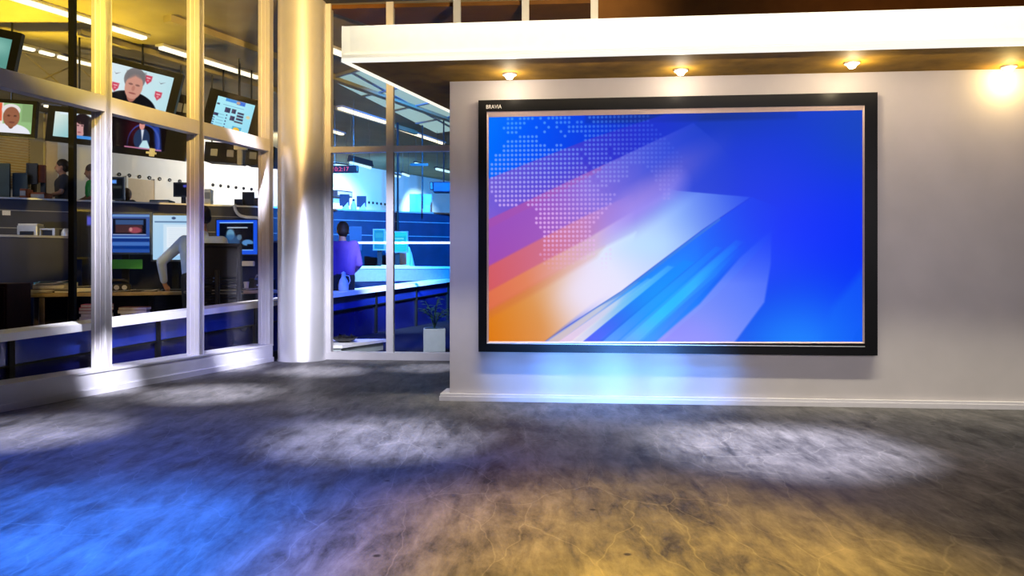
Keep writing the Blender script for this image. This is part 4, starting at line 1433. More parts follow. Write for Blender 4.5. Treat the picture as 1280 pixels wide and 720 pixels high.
def monitor(base, rz, W, H, zb, label, paint, hm, group='monitors on the long desk', bez=0.025, extra=None, nx=100, foot=True, cat='monitor', name='monitor'):
    """flat screen on a stand; zb = height of the housing's lower edge above the base"""
    o = thing(name, label, cat, base, rz, group)
    if foot:
        MB().rbox(-W * 0.25, W * 0.25, -0.02, 0.18, 0, 0.015, 0.005).build('base', M['black'], o)
        MB().rbox(-0.045, 0.045, 0.07, 0.10, 0.01, zb + H * 0.5, 0.006).build('stand', M['black'], o)
    h_ = MB()
    z0, z1 = zb, zb + H
    ring(h_, [(-W / 2, z1), (W / 2, z1), (W / 2, z0), (-W / 2, z0)], [(-W / 2 + bez, z1 - bez), (W / 2 - bez, z1 - bez), (W / 2 - bez, z0 + bez), (-W / 2 + bez, z0 + bez)], 0.0, 0.02)
    h_.rbox(-W / 2, W / 2, 0.014, 0.055, z0, z1, 0.008)
    h_.rbox(-W * 0.3, W * 0.3, 0.05, 0.075, z0 + H * 0.2, z1 - H * 0.2, 0.01)
    h_.build('housing', hm, o)
    if paint:
        screen_part('screen', o, [(-W / 2 + bez, 0.006, z1 - bez), (W / 2 - bez, 0.006, z1 - bez), (W / 2 - bez, 0.006, z0 + bez), (-W / 2 + bez, 0.006, z0 + bez)], paint, nx, int(nx * H / W) + 1)
    if extra:
        extra(o)
    return o


def px_monitor(x0, y0, x1, y1, back, rz, *a, **k):
    xc = (x0 + x1) / 2
    base = on_desk(xc, back)
    D = base.y
    W = (x1 - x0) / 1000 * D / math.cos(rz)
    zt = 1 - (y0 - 338) / 1000 * D
    zb = 1 - (y1 - 338) / 1000 * D
    return monitor(base, rz, W, zt - zb, zb - DH, *a, **k)


def green_card(o):
    MB().box(-0.33, 0.24, -0.012, -0.002, 0.29, 0.41).build('green_card', M['green'], o)


px_monitor(120, 265, 188, 318, 0.52, 0.10, 'wide monitor with a small picture window on blue, green card below it', pic_edit, mat('slate_monitor', (0.10, 0.13, 0.20), 0.4), extra=green_card, nx=150)
px_monitor(190, 267, 244, 327, 0.50, 0.12, 'monitor with a pale document page in front of the man in the blue shirt', pic_doc, M['grey'], nx=120)


def white_base(o):
    MB().rbox(0.02, 0.24, -0.012, 0.05, 0.33, 0.40, 0.01).build('white_foot_plate', M['pale'], o)


px_monitor(269, 274, 323, 319, 0.52, -0.05, 'blue bordered monitor with a grey cloudy picture, right of the man', pic_xray, M['black'], bez=0.012, extra=white_base, nx=140)
px_monitor(96, 262, 119, 324, 0.58, 0.5, 'dark monitor turned away, just right of the black post', pic_dim, M['black'])


# papers, folders, keyboards on the desk
def sheet(px, back, w, d, dz, rz, m, label, cat='paper', name='paper_sheet', curl=0.02, h=0.004, group='papers on the long desk'):
    p = on_desk(px, back, dz)
    n = 6
    mb = MB()
    top, bot = [], []
    for j in range(n + 1):
        for i in range(n + 1):
            x, y = (i / n - 0.5) * w, (j / n - 0.5) * d
            z = curl * ((i / n) ** 3) + 0.4 * curl * ((1 - j / n) ** 3)
            top.append((x, y, z + h))
            bot.append((x, y, z))
    W_ = n + 1
    fs = []
    for j in range(n):
        for i in range(n):
            a = j * W_ + i
            fs.append((a, a + 1, a + W_ + 1, a + W_))
            fs.append((a + W_ * W_, a + W_ * W_ + W_, a + W_ * W_ + W_ + 1, a + W_ * W_ + 1))
    k = W_ * W_
    for i in range(n):
        fs += [(i, i + k, i + 1 + k, i + 1), (n * W_ + i, n * W_ + i + 1, n * W_ + i + 1 + k, n * W_ + i + k)]
        fs += [(i * W_, (i + 1) * W_, (i + 1) * W_ + k, i * W_ + k), (i * W_ + n, i * W_ + n + k, (i + 1) * W_ + n + k, (i + 1) * W_ + n)]
    mb.add(top + bot, fs)
    o = mb.build(name, m, smooth=True)
    o.location = p
    o.rotation_euler = (0, 0, rz)
    return tag(o, label, cat, group)


def book(px, back, w, d, h, dz, rz, m, label, name='folder', cat='folder', loc=None, group='papers on the long desk', cover=None):
    p = on_desk(px, back, dz) if loc is None else loc
    o = thing(name, label, cat, p, rz, group)
    MB().rbox(-w / 2 + 0.004, w / 2 - 0.004, -d / 2 + 0.004, d / 2 - 0.004, 0.003, h - 0.003, 0.001).build('pages', M['paper'], o)
    MB().box(-w / 2, w / 2, -d / 2, d / 2, h - 0.003, h).box(-w / 2, w / 2, -d / 2, d / 2, 0, 0.003).box(-w / 2, -w / 2 + 0.003, -d / 2, d / 2, 0.003, h - 0.003).build('cover', m, o)
    return o


purpleb = mat('dark_plum_cover', (0.10, 0.02, 0.07), 0.5)
book(46, 0.30, 0.30, 0.24, 0.045, 0.0, 0.9, purpleb, 'plum covered folder at the left end of the desk, under pale sheets')
book(58, 0.34, 0.34, 0.26, 0.05, 0.047, 0.7, M['navy'], 'navy folder lying on the plum folder on the desk')
book(70, 0.68, 0.46, 0.30, 0.12, 0.0, 0.62, M['tealpaper'], 'thick teal folder at the back of the paper heap, left of the black post')
book(81, 0.13, 0.24, 0.20, 0.03, 0.0, 0.62, M['black'], 'black flat folder near the desk edge, left of the black post')
book(109, 0.30, 0.27, 0.24, 0.06, 0.0, 0.5, M['navy'], 'navy folder right of the black post, with white sheets on it')
sheet(22, 0.14, 0.18, 0.18, 0.003, 0.9, M['paper'], 'white sheet at the left end of the desk, corner curling up', curl=0.05)
sheet(62, 0.28, 0.30, 0.21, 0.1, 0.9, M['paper'], 'white sheet on top of the navy folder at the left', curl=0.03)
sheet(54, 0.06, 0.22, 0.10, 0.004, 0.55, M['paper'], 'white sheet lying along the desk edge in front of the folders')
sheet(81, 0.13, 0.22, 0.18, 0.033, 0.7, M['paper'], 'white sheet lying on the black folder')
sheet(71, 0.68, 0.38, 0.26, 0.125, 0.66, M['paper'], 'white sheet on the thick teal folder', curl=0.02)
sheet(109, 0.30, 0.25, 0.21, 0.064, 0.5, M['paper'], 'white sheet on the navy folder right of the black post')
sheet(112, 0.06, 0.24, 0.09, 0.004, 0.62, M['paper'], 'narrow white sheet by the desk edge right of the black post')
sheet(150, 0.09, 0.34, 0.14, 0.004, 0.62, M['paper'], 'long white sheet in front of the black desk phone')
sheet(188, 0.09, 0.18, 0.12, 0.004, 0.75, M['paper'], 'white sheet beside the left hand of the man')
sheet(316, 0.07, 0.2, 0.10, 0.004, 0.6, M['paper'], 'pale sheet right of the chair on the desk', curl=0.03)


def keyboard(px, back, rz, label, w=0.40):
    o = thing('keyboard', label, 'keyboard', on_desk(px, back), rz, 'keyboards on the long desk')
    MB().rbox(-w / 2, w / 2, -0.07, 0.07, 0, 0.018, 0.005).build('case', M['black'], o)
    k_ = MB()
    for r in range(5):
        for c in range(15):
            x = -w / 2 + 0.015 + c * (w - 0.03) / 15
            y = -0.06 + r * 0.024
            k_.box(x, x + (w - 0.03) / 15 - 0.004, y, y + 0.02, 0.018, 0.026)
    k_.build('keys', M['grey'], o)
    return o


keyboard(180, 0.27, 0.6, 'black keyboard in front of the monitor with the green card', 0.30)
keyboard(222, 0.30, 0.62, 'dark keyboard under the right hand of the man, before the document monitor')
keyboard(316, 0.20, 0.6, 'dark keyboard under the blue bordered monitor', 0.28)

ph = thing('desk_phone', 'black desk phone with two round pale dials at the left of the keyboard', 'phone', on_desk(149, 0.34), 0.6)
MB().rbox(-0.13, 0.13, -0.10, 0.10, 0, 0.10, 0.02).build('body', M['black'], ph)
MB().tube([(-0.11, 0.06, 0.12), (-0.06, 0.06, 0.145), (0.06, 0.06, 0.145), (0.11, 0.06, 0.12)], 0.02, 10).build('handset', M['black'], ph, True)
for x in (-0.045, 0.045):
    MB().cyl((x, -0.098, 0.055), (x, -0.108, 0.055), 0.03, n=18).build('dial', M['silver'], ph, True)

lb_ = thing('equipment_case', 'black low case with a pale strip at the right end of the desk', 'case', on_desk(328, 0.50), 0.6)
MB().rbox(-0.16, 0.16, -0.12, 0.12, 0, 0.16, 0.02).build('body', M['black'], lb_)
MB().rbox(-0.12, 0.10, -0.125, -0.11, 0.05, 0.075, 0.004).build('strip', M['silver'], lb_)
MB().tube([(-0.1, 0, 0.15), (-0.08, 0, 0.2), (0.08, 0, 0.2), (0.1, 0, 0.15)], 0.012, 8).build('handle', M['grey'], lb_, True)
cup = thing('paper_cup', 'white paper cup standing on the desk right of the chair', 'cup', on_desk(308, 0.36))
MB().lathe([(0.026, 0), (0.036, 0.10), (0.038, 0.103), (0.033, 0.103), (0.024, 0.006)], 20).build('cup_body', M['paper'], cup, True)
MB().lathe([(0.038, 0.100), (0.040, 0.106), (0.034, 0.114), (0.004, 0.114)], 20).build('lid', M['pale'], cup, True)

# low cabinet with the magazines, maroon cabinet
lc = thing('low_cabinet', 'low dark cabinet under the desk front, carrying two stacks of magazines', 'cabinet', (-4.86, 8.80, 0), 0.25)
MB().box(0, 0.86, 0.0, 0.40, 0.03, 0.43).build('body', M['navy'], lc)
MB().box(-0.01, 0.87, -0.01, 0.41, 0.43, 0.445).build('top', M['black'], lc)
for k in range(2):
    d_ = MB().rbox(0.01 + k * 0.425, 0.42 + k * 0.425, -0.014, 0.0, 0.05, 0.42, 0.004).build('drawer', M['navy'], lc)
    MB().rbox(0.12 + k * 0.425, 0.30 + k * 0.425, -0.026, -0.012, 0.33, 0.35, 0.004).build('handle', M['silver'], d_)
for (x, y, lst) in ((0.22, 0.20, (('paper', 'lowest pale magazine of the left stack on the low cabinet'), ('pale', 'second pale magazine of the left stack on the low cabinet'), ('navy', 'dark magazine in the middle of the left stack on the low cabinet'),
                                   ('pink', 'pink magazine near the top of the left stack on the low cabinet'), ('pink', 'topmost pink magazine of the left stack on the low cabinet'))),
                    (0.62, 0.20, (('paper', 'lowest white magazine of the right stack, beside the first mullion'), ('grey', 'grey magazine in the right stack, beside the first mullion'), ('paper', 'third white magazine in the right stack, beside the first mullion'),
                                   ('tan', 'topmost brown magazine of the right stack, beside the first mullion')))):
    z = 0.445
    for i, (m, lb) in enumerate(lst):
        hh = 0.034
        p = rot_z((-4.86, 8.80, 0), 0.25) @ Vector((x + 0.01 * math.sin(i * 2.1), y, z))
        book(0, 0, 0.30, 0.22, hh, 0, 0.25 + 0.08 * math.sin(i * 1.7), M[m], lb, 'magazine', 'magazine', loc=p, group='magazines on the low cabinet')
        z += hh + 0.001

mc = thing('maroon_cabinet', 'dark maroon cabinet at the left edge, before the desk end', 'cabinet', (-6.35, 8.5, 0), 0.12)
MB().rbox(0, 0.92, 0, 0.55, 0.02, 0.86, 0.01).build('body', M['maroon'], mc)
for k in range(2):
    d_ = MB().rbox(0.02 + 0.45 * k, 0.45 + 0.45 * k, -0.016, 0.0, 0.06, 0.82, 0.005).build('door', M['maroon'], mc)
    MB().cyl((0.40 + 0.10 * k, -0.016, 0.5), (0.40 + 0.10 * k, -0.045, 0.5), 0.012, n=10).build('knob', M['silver'], d_)

# ------------------------------------------------------------------ office chair
oc = thing('office_chair', 'black mesh office chair with slatted back, seen from behind at the desk', 'chair', (-3.66, 9.80, 0), 0.616 - 0.12)
B_ = MB()
W_ = 0.27


def bend(x, z):
    return -0.27 - 0.03 * math.sin((z - 0.55) / 0.8 * math.pi) + 0.10 * (abs(x) / W_) ** 2 * 0.4


fr = MB()
for sx in (-1, 1):
    pts = [(sx * (W_ - 0.02 * (1 - (z - 0.52) / 0.8)), bend(W_, z) - 0.01, z) for z in [0.52 + 0.08 * i for i in range(11)]]
    fr.tube(pts, 0.028, 8)
for z in (0.56, 1.30):
    fr.tube([(x, bend(x, z) - 0.005, z) for x in [-W_ + W_ * 2 * i / 10 for i in range(11)]], 0.026, 8)
fr.build('back_frame', M['chair'], oc, True)
msh = MB()
n = 10
for (z0, z1) in ((0.92, 1.30),):
    vs = []
    fs = []
    for j in range(5):
        z = z0 + (z1 - z0) * j / 4
        for i in range(n + 1):
            x = -W_ + 2 * W_ * i / n
            vs.append((x, bend(x, z), z))
    k = len(vs)
    vs += [(a, b + 0.012, c) for (a, b, c) in vs]
    for j in range(4):
        for i in range(n):
            a = j * (n + 1) + i
            fs += [(a, a + 1, a + n + 2, a + n + 1), (a + k, a + k + n + 1, a + k + n + 2, a + k + 1)]
    for i in range(n):
        fs += [(i + 1, i, i + k, i + k + 1), (4 * (n + 1) + i, 4 * (n + 1) + i + 1, 4 * (n + 1) + i + 1 + k, 4 * (n + 1) + i + k)]
    msh.add(vs, fs)
for q in range(9):
    z = 0.60 + q * 0.036
    msh.tube([(x, bend(x, z) + 0.004, z) for x in [-W_ + 2 * W_ * i / n for i in range(n + 1)]], 0.011, 6)
msh.build('backrest', M['chair'], oc, True)
MB().tube([(0, -0.26, 0.44), (0, -0.33, 0.56), (0, -0.335, 0.8), (0, -0.31, 1.0)], 0.03, 8).build('spine', M['black'], oc, True)
MB().rbox(-0.24, 0.24, -0.26, 0.22, 0.44, 0.52, 0.03).build('seat', M['chair'], oc, True)
for sx in (-1, 1):
    a_ = MB().tube([(sx * 0.24, -0.05, 0.46), (sx * 0.30, -0.05, 0.48), (sx * 0.30, -0.05, 0.72)], 0.016, 8).build('armrest', M['black'], oc, True)
    MB().rbox(sx * 0.30 - 0.03, sx * 0.30 + 0.03, -0.17, 0.10, 0.72, 0.75, 0.012).build('arm_pad', M['black'], a_, True)
    MB().rbox(sx * 0.255 - 0.012, sx * 0.255 + 0.012, -0.285, -0.268, 0.985, 1.06, 0.004).build('highlight_clip', M['pale'], oc)  # pale block standing in for a white highlight on the chair
MB().cyl((0, 0, 0.08), (0, 0, 0.44), 0.03, n=12).build('column', M['silver'], oc, True)
for k in range(5):
    a = 2 * math.pi * k / 5 + 0.3
    lg = MB().tube([(0, 0, 0.10), (0.15 * math.cos(a), 0.15 * math.sin(a), 0.10), (0.28 * math.cos(a), 0.28 * math.sin(a), 0.07)], 0.02, 8).build('leg', M['black'], oc, True)
    MB().cyl((0.28 * math.cos(a) - 0.02 * math.sin(a), 0.28 * math.sin(a) + 0.02 * math.cos(a), 0.03), (0.28 * math.cos(a) + 0.02 * math.sin(a), 0.28 * math.sin(a) - 0.02 * math.cos(a), 0.03), 0.03, n=14).build('castor', M['black'], lg, True)


# ------------------------------------------------------------------ people
def skin_mesh(name, nodes, edges, roots, sub=2):
    """tapered round limbs joined at the joints; merged into one surface by remeshed()"""
    mb = MB()
    for (co, r) in nodes.values():
        mb.ell(co, (r, r, r), 14)
    for a, b in edges:
        (ca, ra), (cb, rb) = nodes[a], nodes[b]
        if (cb - ca).length > 1e-4:
            mb.cyl(ca, cb, ra * 0.995, rb * 0.995, 14)
    return mb.v, mb.f


def remeshed(name, mb, m, parent, voxel, smooth_it=2):
    o = mb.build(name + '_raw', m)
    bm = bmesh.new()
    bm.from_mesh(o.data)
    bmesh.ops.recalc_face_normals(bm, faces=bm.faces)
    bm.to_mesh(o.data)
    bm.free()
    md = o.modifiers.new('r', 'REMESH')
    md.mode = 'VOXEL'
    md.voxel_size = voxel
    sm = o.modifiers.new('s', 'SMOOTH')
    sm.factor = 0.5
    sm.iterations = smooth_it
    dg = bpy.context.evaluated_depsgraph_get()
    me = bpy.data.meshes.new_from_object(o.evaluated_get(dg))
    bpy.data.objects.remove(o, do_unlink=True)
    me.name = name
    me.materials.clear()
    me.materials.append(m)
    for p in me.polygons:
        p.use_smooth = True
    n = bpy.data.objects.new(name, me)
    C.objects.link(n)
    n.parent = parent
    return n


def person(label, J, face_dir, look, mats, group=None, voxel=0.014, hair_len=0.0, short=False, headk=1.0, fingers=True):
    """J: joints in world space; face_dir: horizontal direction of the body; look: direction of the face."""
    base = (J['foot_l'] + J['foot_r']) / 2
    base.z = min(J['foot_l'].z, J['foot_r'].z) - 0.04
    o = thing('person', label, 'person', base, 0, group)
    j = {k: v - base for k, v in J.items()}
    L = Vector(look).normalized()
    F = Vector(face_dir).normalized()
    side = F.cross(Vector((0, 0, 1))).normalized()
    N = {}

    def nd(k, r, co=None):
        N[k] = (j[k] if co is None else co, r)
    sp = (j['pelvis'] + j['chest']) / 2
    nd('pelvis', 0.115)
    nd('spine', 0.112, sp)
    nd('chest', 0.120)
    nd('neckbase', 0.065, (j['chest'] * 0.25 + j['neck'] * 0.75))
    nd('neck', 0.055)
    E = [('pelvis', 'spine'), ('spine', 'chest'), ('chest', 'neckbase'), ('neckbase', 'neck')]
    for q in 'lr':
        for k, r in (('sho', 0.058), ('elb', 0.042), ('wri', 0.028), ('hip', 0.088), ('kne', 0.058), ('foot', 0.040)):
            nd(k + '_' + q, r)
        nd('toe_' + q, 0.034, j['foot_' + q] + F * 0.17 - Vector((0, 0, 0.01)))
        nd('flank_' + q, 0.085, j['sho_' + q] * 0.45 + j['hip_' + q] * 0.35 + sp * 0.2)
        hd = (j['hand_' + q] - j['wri_' + q])
        nd('palm_' + q, 0.031, j['wri_' + q] + hd * 0.9)
        E += [('chest', 'sho_' + q), ('flank_' + q, 'hip_' + q), ('sho_' + q, 'flank_' + q), ('sho_' + q, 'elb_' + q), ('elb_' + q, 'wri_' + q), ('wri_' + q, 'palm_' + q),
              ('pelvis', 'hip_' + q), ('hip_' + q, 'kne_' + q), ('kne_' + q, 'foot_' + q), ('foot_' + q, 'toe_' + q)]
    vs, fs = skin_mesh('b', N, E, {'pelvis'})
    mb = MB().add(vs, fs)
    hc = j['head']
    R = Matrix((L.cross(Vector((0, 0, 1))).normalized(), L, Vector((0, 0, 1)))).transposed()
    up = (R.col[0]).cross(R.col[1]).normalized()
    R = Matrix((R.col[0], R.col[1], up)).transposed()
    k = headk

    def hp(x, y, z):
        return hc + R @ Vector((x * k, y * k, z * k))
    mb.ell(hp(0, -0.012, 0.02), (0.076 * k, 0.096 * k, 0.100 * k), 20, R=R)
    mb.ell(hp(0, 0.025, -0.045), (0.058 * k, 0.066 * k, 0.078 * k), 18, R=R)
    mb.ell(hp(0, 0.098, -0.015), (0.013 * k, 0.022 * k, 0.024 * k), 10, R=R)
    for sx in (-1, 1):
        mb.ell(hp(sx * 0.078, -0.01, -0.01), (0.010 * k, 0.020 * k, 0.032 * k), 10, R=R)
    mb.cyl(j['neck'], hp(0, -0.01, -0.03), 0.05, 0.05, 14)
    # hands: four bent fingers and a thumb that leaves the side of the palm
    for q in 'lr':
        w_, h_ = j['wri_' + q], j['hand_' + q]
        d = (h_ - w_).normalized()
        across = d.cross(Vector((0, 0, 1)))
        if across.length < 0.2:
            across = F.cross(d)
        across.normalize()
        down = across.cross(d).normalized()
        if down.z > 0:
            down = -down
        palm = h_ + d * 0.01
        mb.ell(h_ - d * 0.01, (0.030, 0.030, 0.026), 10)
        for i, fl in enumerate((0.070, 0.080, 0.074, 0.058)):
            off = across * ((i - 1.5) * 0.019)
            p0 = palm + off
            p1 = p0 + d * fl * 0.45 + down * 0.006
            p2 = p1 + d * fl * 0.35 + down * fl * 0.18
            p3 = p2 + d * fl * 0.22 + down * fl * 0.24
            mb.tube([p0 - d * 0.03, p0, p1, p2, p3], 0.0088, 8)
        sg = 1 if q == 'l' else -1
        t0 = w_ + d * 0.035 + across * sg * 0.022
        mb.tube([t0, t0 + d * 0.03 + across * sg * 0.022, t0 + d * 0.058 + across * sg * 0.026 + down * 0.01], 0.0098, 8)
    remeshed('body', mb, mats['skin'], o, voxel, 4)
    # clothes
    S = {}
    SE = [('pelvis', 'spine'), ('spine', 'chest'), ('chest', 'neckbase')]
    S['pelvis'] = (j['pelvis'] + (j['chest'] - j['pelvis']).normalized() * 0.02, 0.135)
    S['spine'] = (sp, 0.135)
    S['chest'] = (j['chest'], 0.142)
    S['neckbase'] = (j['chest'] * 0.42 + j['neck'] * 0.58, 0.078)
    for q in 'lr':
        S['sho_' + q] = (j['sho_' + q], 0.082)
        e, w_ = j['elb_' + q], j['wri_' + q]
        SE.append(('chest', 'sho_' + q))
        S['flank_' + q] = (j['sho_' + q] * 0.45 + j['hip_' + q] * 0.35 + sp * 0.2, 0.108)
        S['hem_' + q] = (j['hip_' + q] * 0.8 + j['pelvis'] * 0.2 + (sp - j['pelvis']) * 0.25, 0.118)
        SE += [('sho_' + q, 'flank_' + q), ('flank_' + q, 'hem_' + q)]
        if short:
            S['elb_' + q] = (j['sho_' + q] * 0.3 + e * 0.7, 0.062)
            SE.append(('sho_' + q, 'elb_' + q))
        else:
            S['mid_' + q] = (j['sho_' + q] * 0.5 + e * 0.5, 0.068)
            S['elb_' + q] = (e, 0.062)
            S['cuff_' + q] = (e * 0.14 + w_ * 0.86, 0.046)
            SE += [('sho_' + q, 'mid_' + q), ('mid_' + q, 'elb_' + q), ('elb_' + q, 'cuff_' + q)]
    vs, fs = skin_mesh('s', S, SE, {'spine'})
    mb = MB().add(vs, fs)
    # collar
    nb = j['neck'] * 0.75 + j['chest'] * 0.25
    nd_ = (j['neck'] - j['chest']).normalized()
    mb.cyl(nb - nd_ * 0.05, nb + nd_ * 0.022, 0.078, 0.066, 18)
    remeshed('shirt', mb, mats['shirt'], o, voxel * 1.1, 8)
    Tn = {'pelvis': (j['pelvis'], 0.128)}
    TE = []
    for q in 'lr':
        a = j['foot_' + q] + Vector((0, 0, 0.04))
        Tn['hip_' + q] = (j['hip_' + q], 0.105)
        Tn['kne_' + q] = (j['kne_' + q], 0.078)
        Tn['foot_' + q] = (a, 0.068)
        TE += [('pelvis', 'hip_' + q), ('hip_' + q, 'kne_' + q), ('kne_' + q, 'foot_' + q)]
    vs, fs = skin_mesh('t', Tn, TE, {'pelvis'})
    remeshed('trousers', MB().add(vs, fs), mats['trousers'], o, voxel * 1.2, 6)
    for q in 'lr':
        f = j['foot_' + q]
        R2 = Matrix((side, F, Vector((0, 0, 1)))).transposed()
        MB().ell(f + F * 0.08 + Vector((0, 0, 0.0)), (0.048, 0.145, 0.040), 14, R=R2).build('shoe', M['black'], o, True)
    # hair: cap over the skull, open at the face
    hm = MB()
    hm.ell(hp(0, -0.024, 0.036), (0.086 * k, 0.098 * k, 0.100 * k), 20, R=R)
    hm.ell(hp(0, -0.055, -0.02 - hair_len * 0.5), (0.080 * k, 0.062 * k, (0.075 + hair_len) * k), 18, R=R)
    remeshed('hair', hm, mats['hair'], o, 0.012, 1)
    em = MB()
    for sx in (-1, 1):
        em.ell(hp(sx * 0.030, 0.083, 0.008), (0.012 * k, 0.006 * k, 0.007 * k), 8, R=R)
    em.build('eyes', M['black'], o, True)
    MB().ell(hp(0, 0.088, -0.068), (0.024 * k, 0.006 * k, 0.007 * k), 10, R=R).build('lips', M['tan'], o, True)
    return o, hp


def stand(x, y, z0, F, h, lean=0.0, arms='down'):
    """joints of a standing figure; F = facing, lean = forward shift of the chest"""
    F = Vector((F[0], F[1], 0)).normalized()
    S_ = F.cross(Vector((0, 0, 1)))
    k = h / 1.75
    b = Vector((x, y, z0))
    up = Vector((0, 0, 1))
    J = {}

    def at(f, s_, z):
        return b + F * f * k + S_ * s_ * k + up * z * k
    c = math.cos(lean)
    sn = math.sin(lean)

    def tor(f, s_, z):                     # rotate about the hips
        dz = z - 0.95
        return at(f * c + dz * sn, s_, 0.95 + dz * c - f * sn)
    J['pelvis'] = at(0, 0, 0.96)
    J['chest'] = tor(0.01, 0, 1.30)
    J['neck'] = tor(0.0, 0, 1.50)
    J['head'] = tor(0.03, 0, 1.63)
    for q, sg in (('l', -1), ('r', 1)):
        J['sho_' + q] = tor(0, sg * 0.175, 1.40)
        J['hip_' + q] = at(0, sg * 0.095, 0.90)
        J['kne_' + q] = at(0.02, sg * 0.10, 0.49)
        J['foot_' + q] = at(0, sg * 0.11, 0.045)
        if arms == 'down':
            J['elb_' + q] = tor(-0.02, sg * 0.23, 1.11)
            J['wri_' + q] = tor(0.06, sg * 0.24, 0.87)
            J['hand_' + q] = tor(0.09, sg * 0.24, 0.80)
        else:
            J['elb_' + q] = tor(0.06, sg * 0.25, 1.12)
            J['wri_' + q] = tor(0.28, sg * 0.16, 1.04)
            J['hand_' + q] = tor(0.35, sg * 0.14, 1.03)
    return J


V = Vector
J = {
    'pelvis': V((-3.94, 10.02, 0.98)), 'chest': V((-3.95, 10.20, 1.30)), 'neck': V((-3.97, 10.27, 1.53)), 'head': V((-4.00, 10.33, 1.69)),
    'sho_l': V((-4.17, 10.19, 1.37)), 'elb_l': V((-4.44, 10.13, 1.11)), 'wri_l': V((-4.45, 10.24, 0.835)), 'hand_l': V((-4.44, 10.29, 0.77)),
    'sho_r': V((-3.71, 10.22, 1.36)), 'elb_r': V((-3.72, 10.48, 1.09)), 'wri_r': V((-4.06, 10.62, 0.82)), 'hand_r': V((-4.13, 10.65, 0.785)),
    'hip_l': V((-4.03, 10.00, 0.90)), 'kne_l': V((-4.06, 10.06, 0.49)), 'foot_l': V((-4.06, 9.98, 0.04)),
    'hip_r': V((-3.86, 10.04, 0.90)), 'kne_r': V((-3.90, 10.12, 0.49)), 'foot_r': V((-3.93, 10.14, 0.04)),
}
man, hp = person('man in a pale blue shirt leaning on the desk, back to the glass', J, (-0.35, 0.9, 0), (-0.75, 0.55, -0.12),
                 dict(skin=M['skin'], shirt=M['shirt'], trousers=M['trousers'], hair=M['hair']), voxel=0.009, headk=1.08)
g_ = MB()
for sx in (-1, 1):
    c0 = hp(sx * 0.034, 0.100, 0.008) + Vector(man.location) * 0
    ringp = []
    for i in range(13):
        a = 2 * math.pi * i / 12
        ringp.append(hp(sx * 0.034 + 0.026 * math.cos(a), 0.100, 0.008 + 0.019 * math.sin(a)))
    g_.tube(ringp, 0.0025, 6)
    g_.tube([hp(sx * 0.060, 0.098, 0.012), hp(sx * 0.084, 0.04, 0.012), hp(sx * 0.086, -0.02, 0.004)], 0.003, 6)
g_.build('glasses', M['black'], man, True)

pr = on_gal(79, 0.9, 1.35)
person('man in a dark grey polo on the rear gallery, left of the black post', stand(pr.x, pr.y, 1.35, (-0.7, -0.5), 1.68, 0.0, 'fore'), (-0.7, -0.5, 0), (-0.9, -0.4, -0.1),
       dict(skin=M['skin'], shirt=M['greyshirt'], trousers=M['trousers'], hair=M['hair']), group='people on the rear gallery', voxel=0.016, short=True, headk=1.1)
pr = on_gal(119, 0.95, 1.35)
person('person in a green shirt on the rear gallery, half hidden by the first mullion', stand(pr.x, pr.y, 1.35, (-0.6, -0.6), 1.62, 0.08, 'fore'), (-0.6, -0.6, 0), (-0.9, -0.3, -0.2),
       dict(skin=M['skin2'], shirt=M['greenshirt'], trousers=M['trousers'], hair=M['hair']), group='people on the rear gallery', voxel=0.016, short=True, headk=1.1)
pr = on_gal(157, 0.95, 1.35)
person('brown-haired person on the rear gallery, only the top of the head above the parapet', stand(pr.x, pr.y, 0.90 + 0.45, (-0.2, 1), 1.17, 0.1, 'fore'), (-0.2, 1, 0), (-0.2, 1, 0),
       dict(skin=M['skin'], shirt=M['greyshirt'], trousers=M['trousers'], hair=M['hairb']), group='people on the rear gallery', voxel=0.016, headk=1.15)
person('person in a purple top standing with the back to the panes right of the column', stand(-2.58, 12.15, 0, (-0.15, 1), 1.74, 0.18, 'fore'), (-0.15, 1, 0), (-0.3, 1, -0.2),
       dict(skin=M['skin'], shirt=M['purple'], trousers=M['trousers'], hair=M['hair']), group='people behind the slim panes', voxel=0.014, headk=1.1)


# ------------------------------------------------------------------ things on the gallery
def gal_monitor(x0, y0, x1, y1, label, paint, hm=None, back=0.36, rz=0.1):
    xc = (x0 + x1) / 2
    p = on_gal(xc, back, 2.14)
    D = p.y
    W = (x1 - x0) / 1000 * D
    zt = 1 - (y0 - 338) / 1000 * D
    zb = max(1 - (y1 - 338) / 1000 * D, 2.20)
    return monitor(p, rz, W, max(zt - zb, 0.2), zb - 2.14, label, paint, hm or M['black'], group='monitors on the rear gallery', nx=30)


gal_monitor(-12, 204, 11, 246, 'big dark monitor on the gallery at the left edge', None, M['teal'])
gal_monitor(16, 216, 33, 246, 'low dark monitor second from the left edge on the gallery', None, M['teal'])
gal_monitor(33, 204, 46, 230, 'tall dark monitor on the gallery left of the man in the grey polo', None, M['black'], back=0.42)
gal_monitor(46.5, 206, 56, 228, 'brown backed monitor touching the tall dark one on the gallery', None, M['tan'], back=0.44)
gal_monitor(134, 221, 155, 250, 'dark gallery monitor with a small blue light, beside the first mullion', pic_dim2)
gal_monitor(217, 228, 239, 246, 'dark gallery monitor with a violet light, beside the second mullion', pic_dim)
gal_monitor(303, 240, 317.5, 258, 'small black monitor on the gallery before the bright white wall', None, M['black'])
gal_monitor(318.5, 248, 332, 260, 'lower black monitor at the right of the gallery stack', None, M['black'])
gal_monitor(293, 250, 303, 262, 'smallest black monitor at the left of the gallery stack', None, M['black'])
gal_monitor(424.5, 243, 436.5, 257, 'small blue lit monitor on the gallery, first right of the column', None, M['navy'])
gal_monitor(446, 245, 457.5, 258.5, 'small blue lit monitor on the gallery, second right of the column', None, M['navy'])


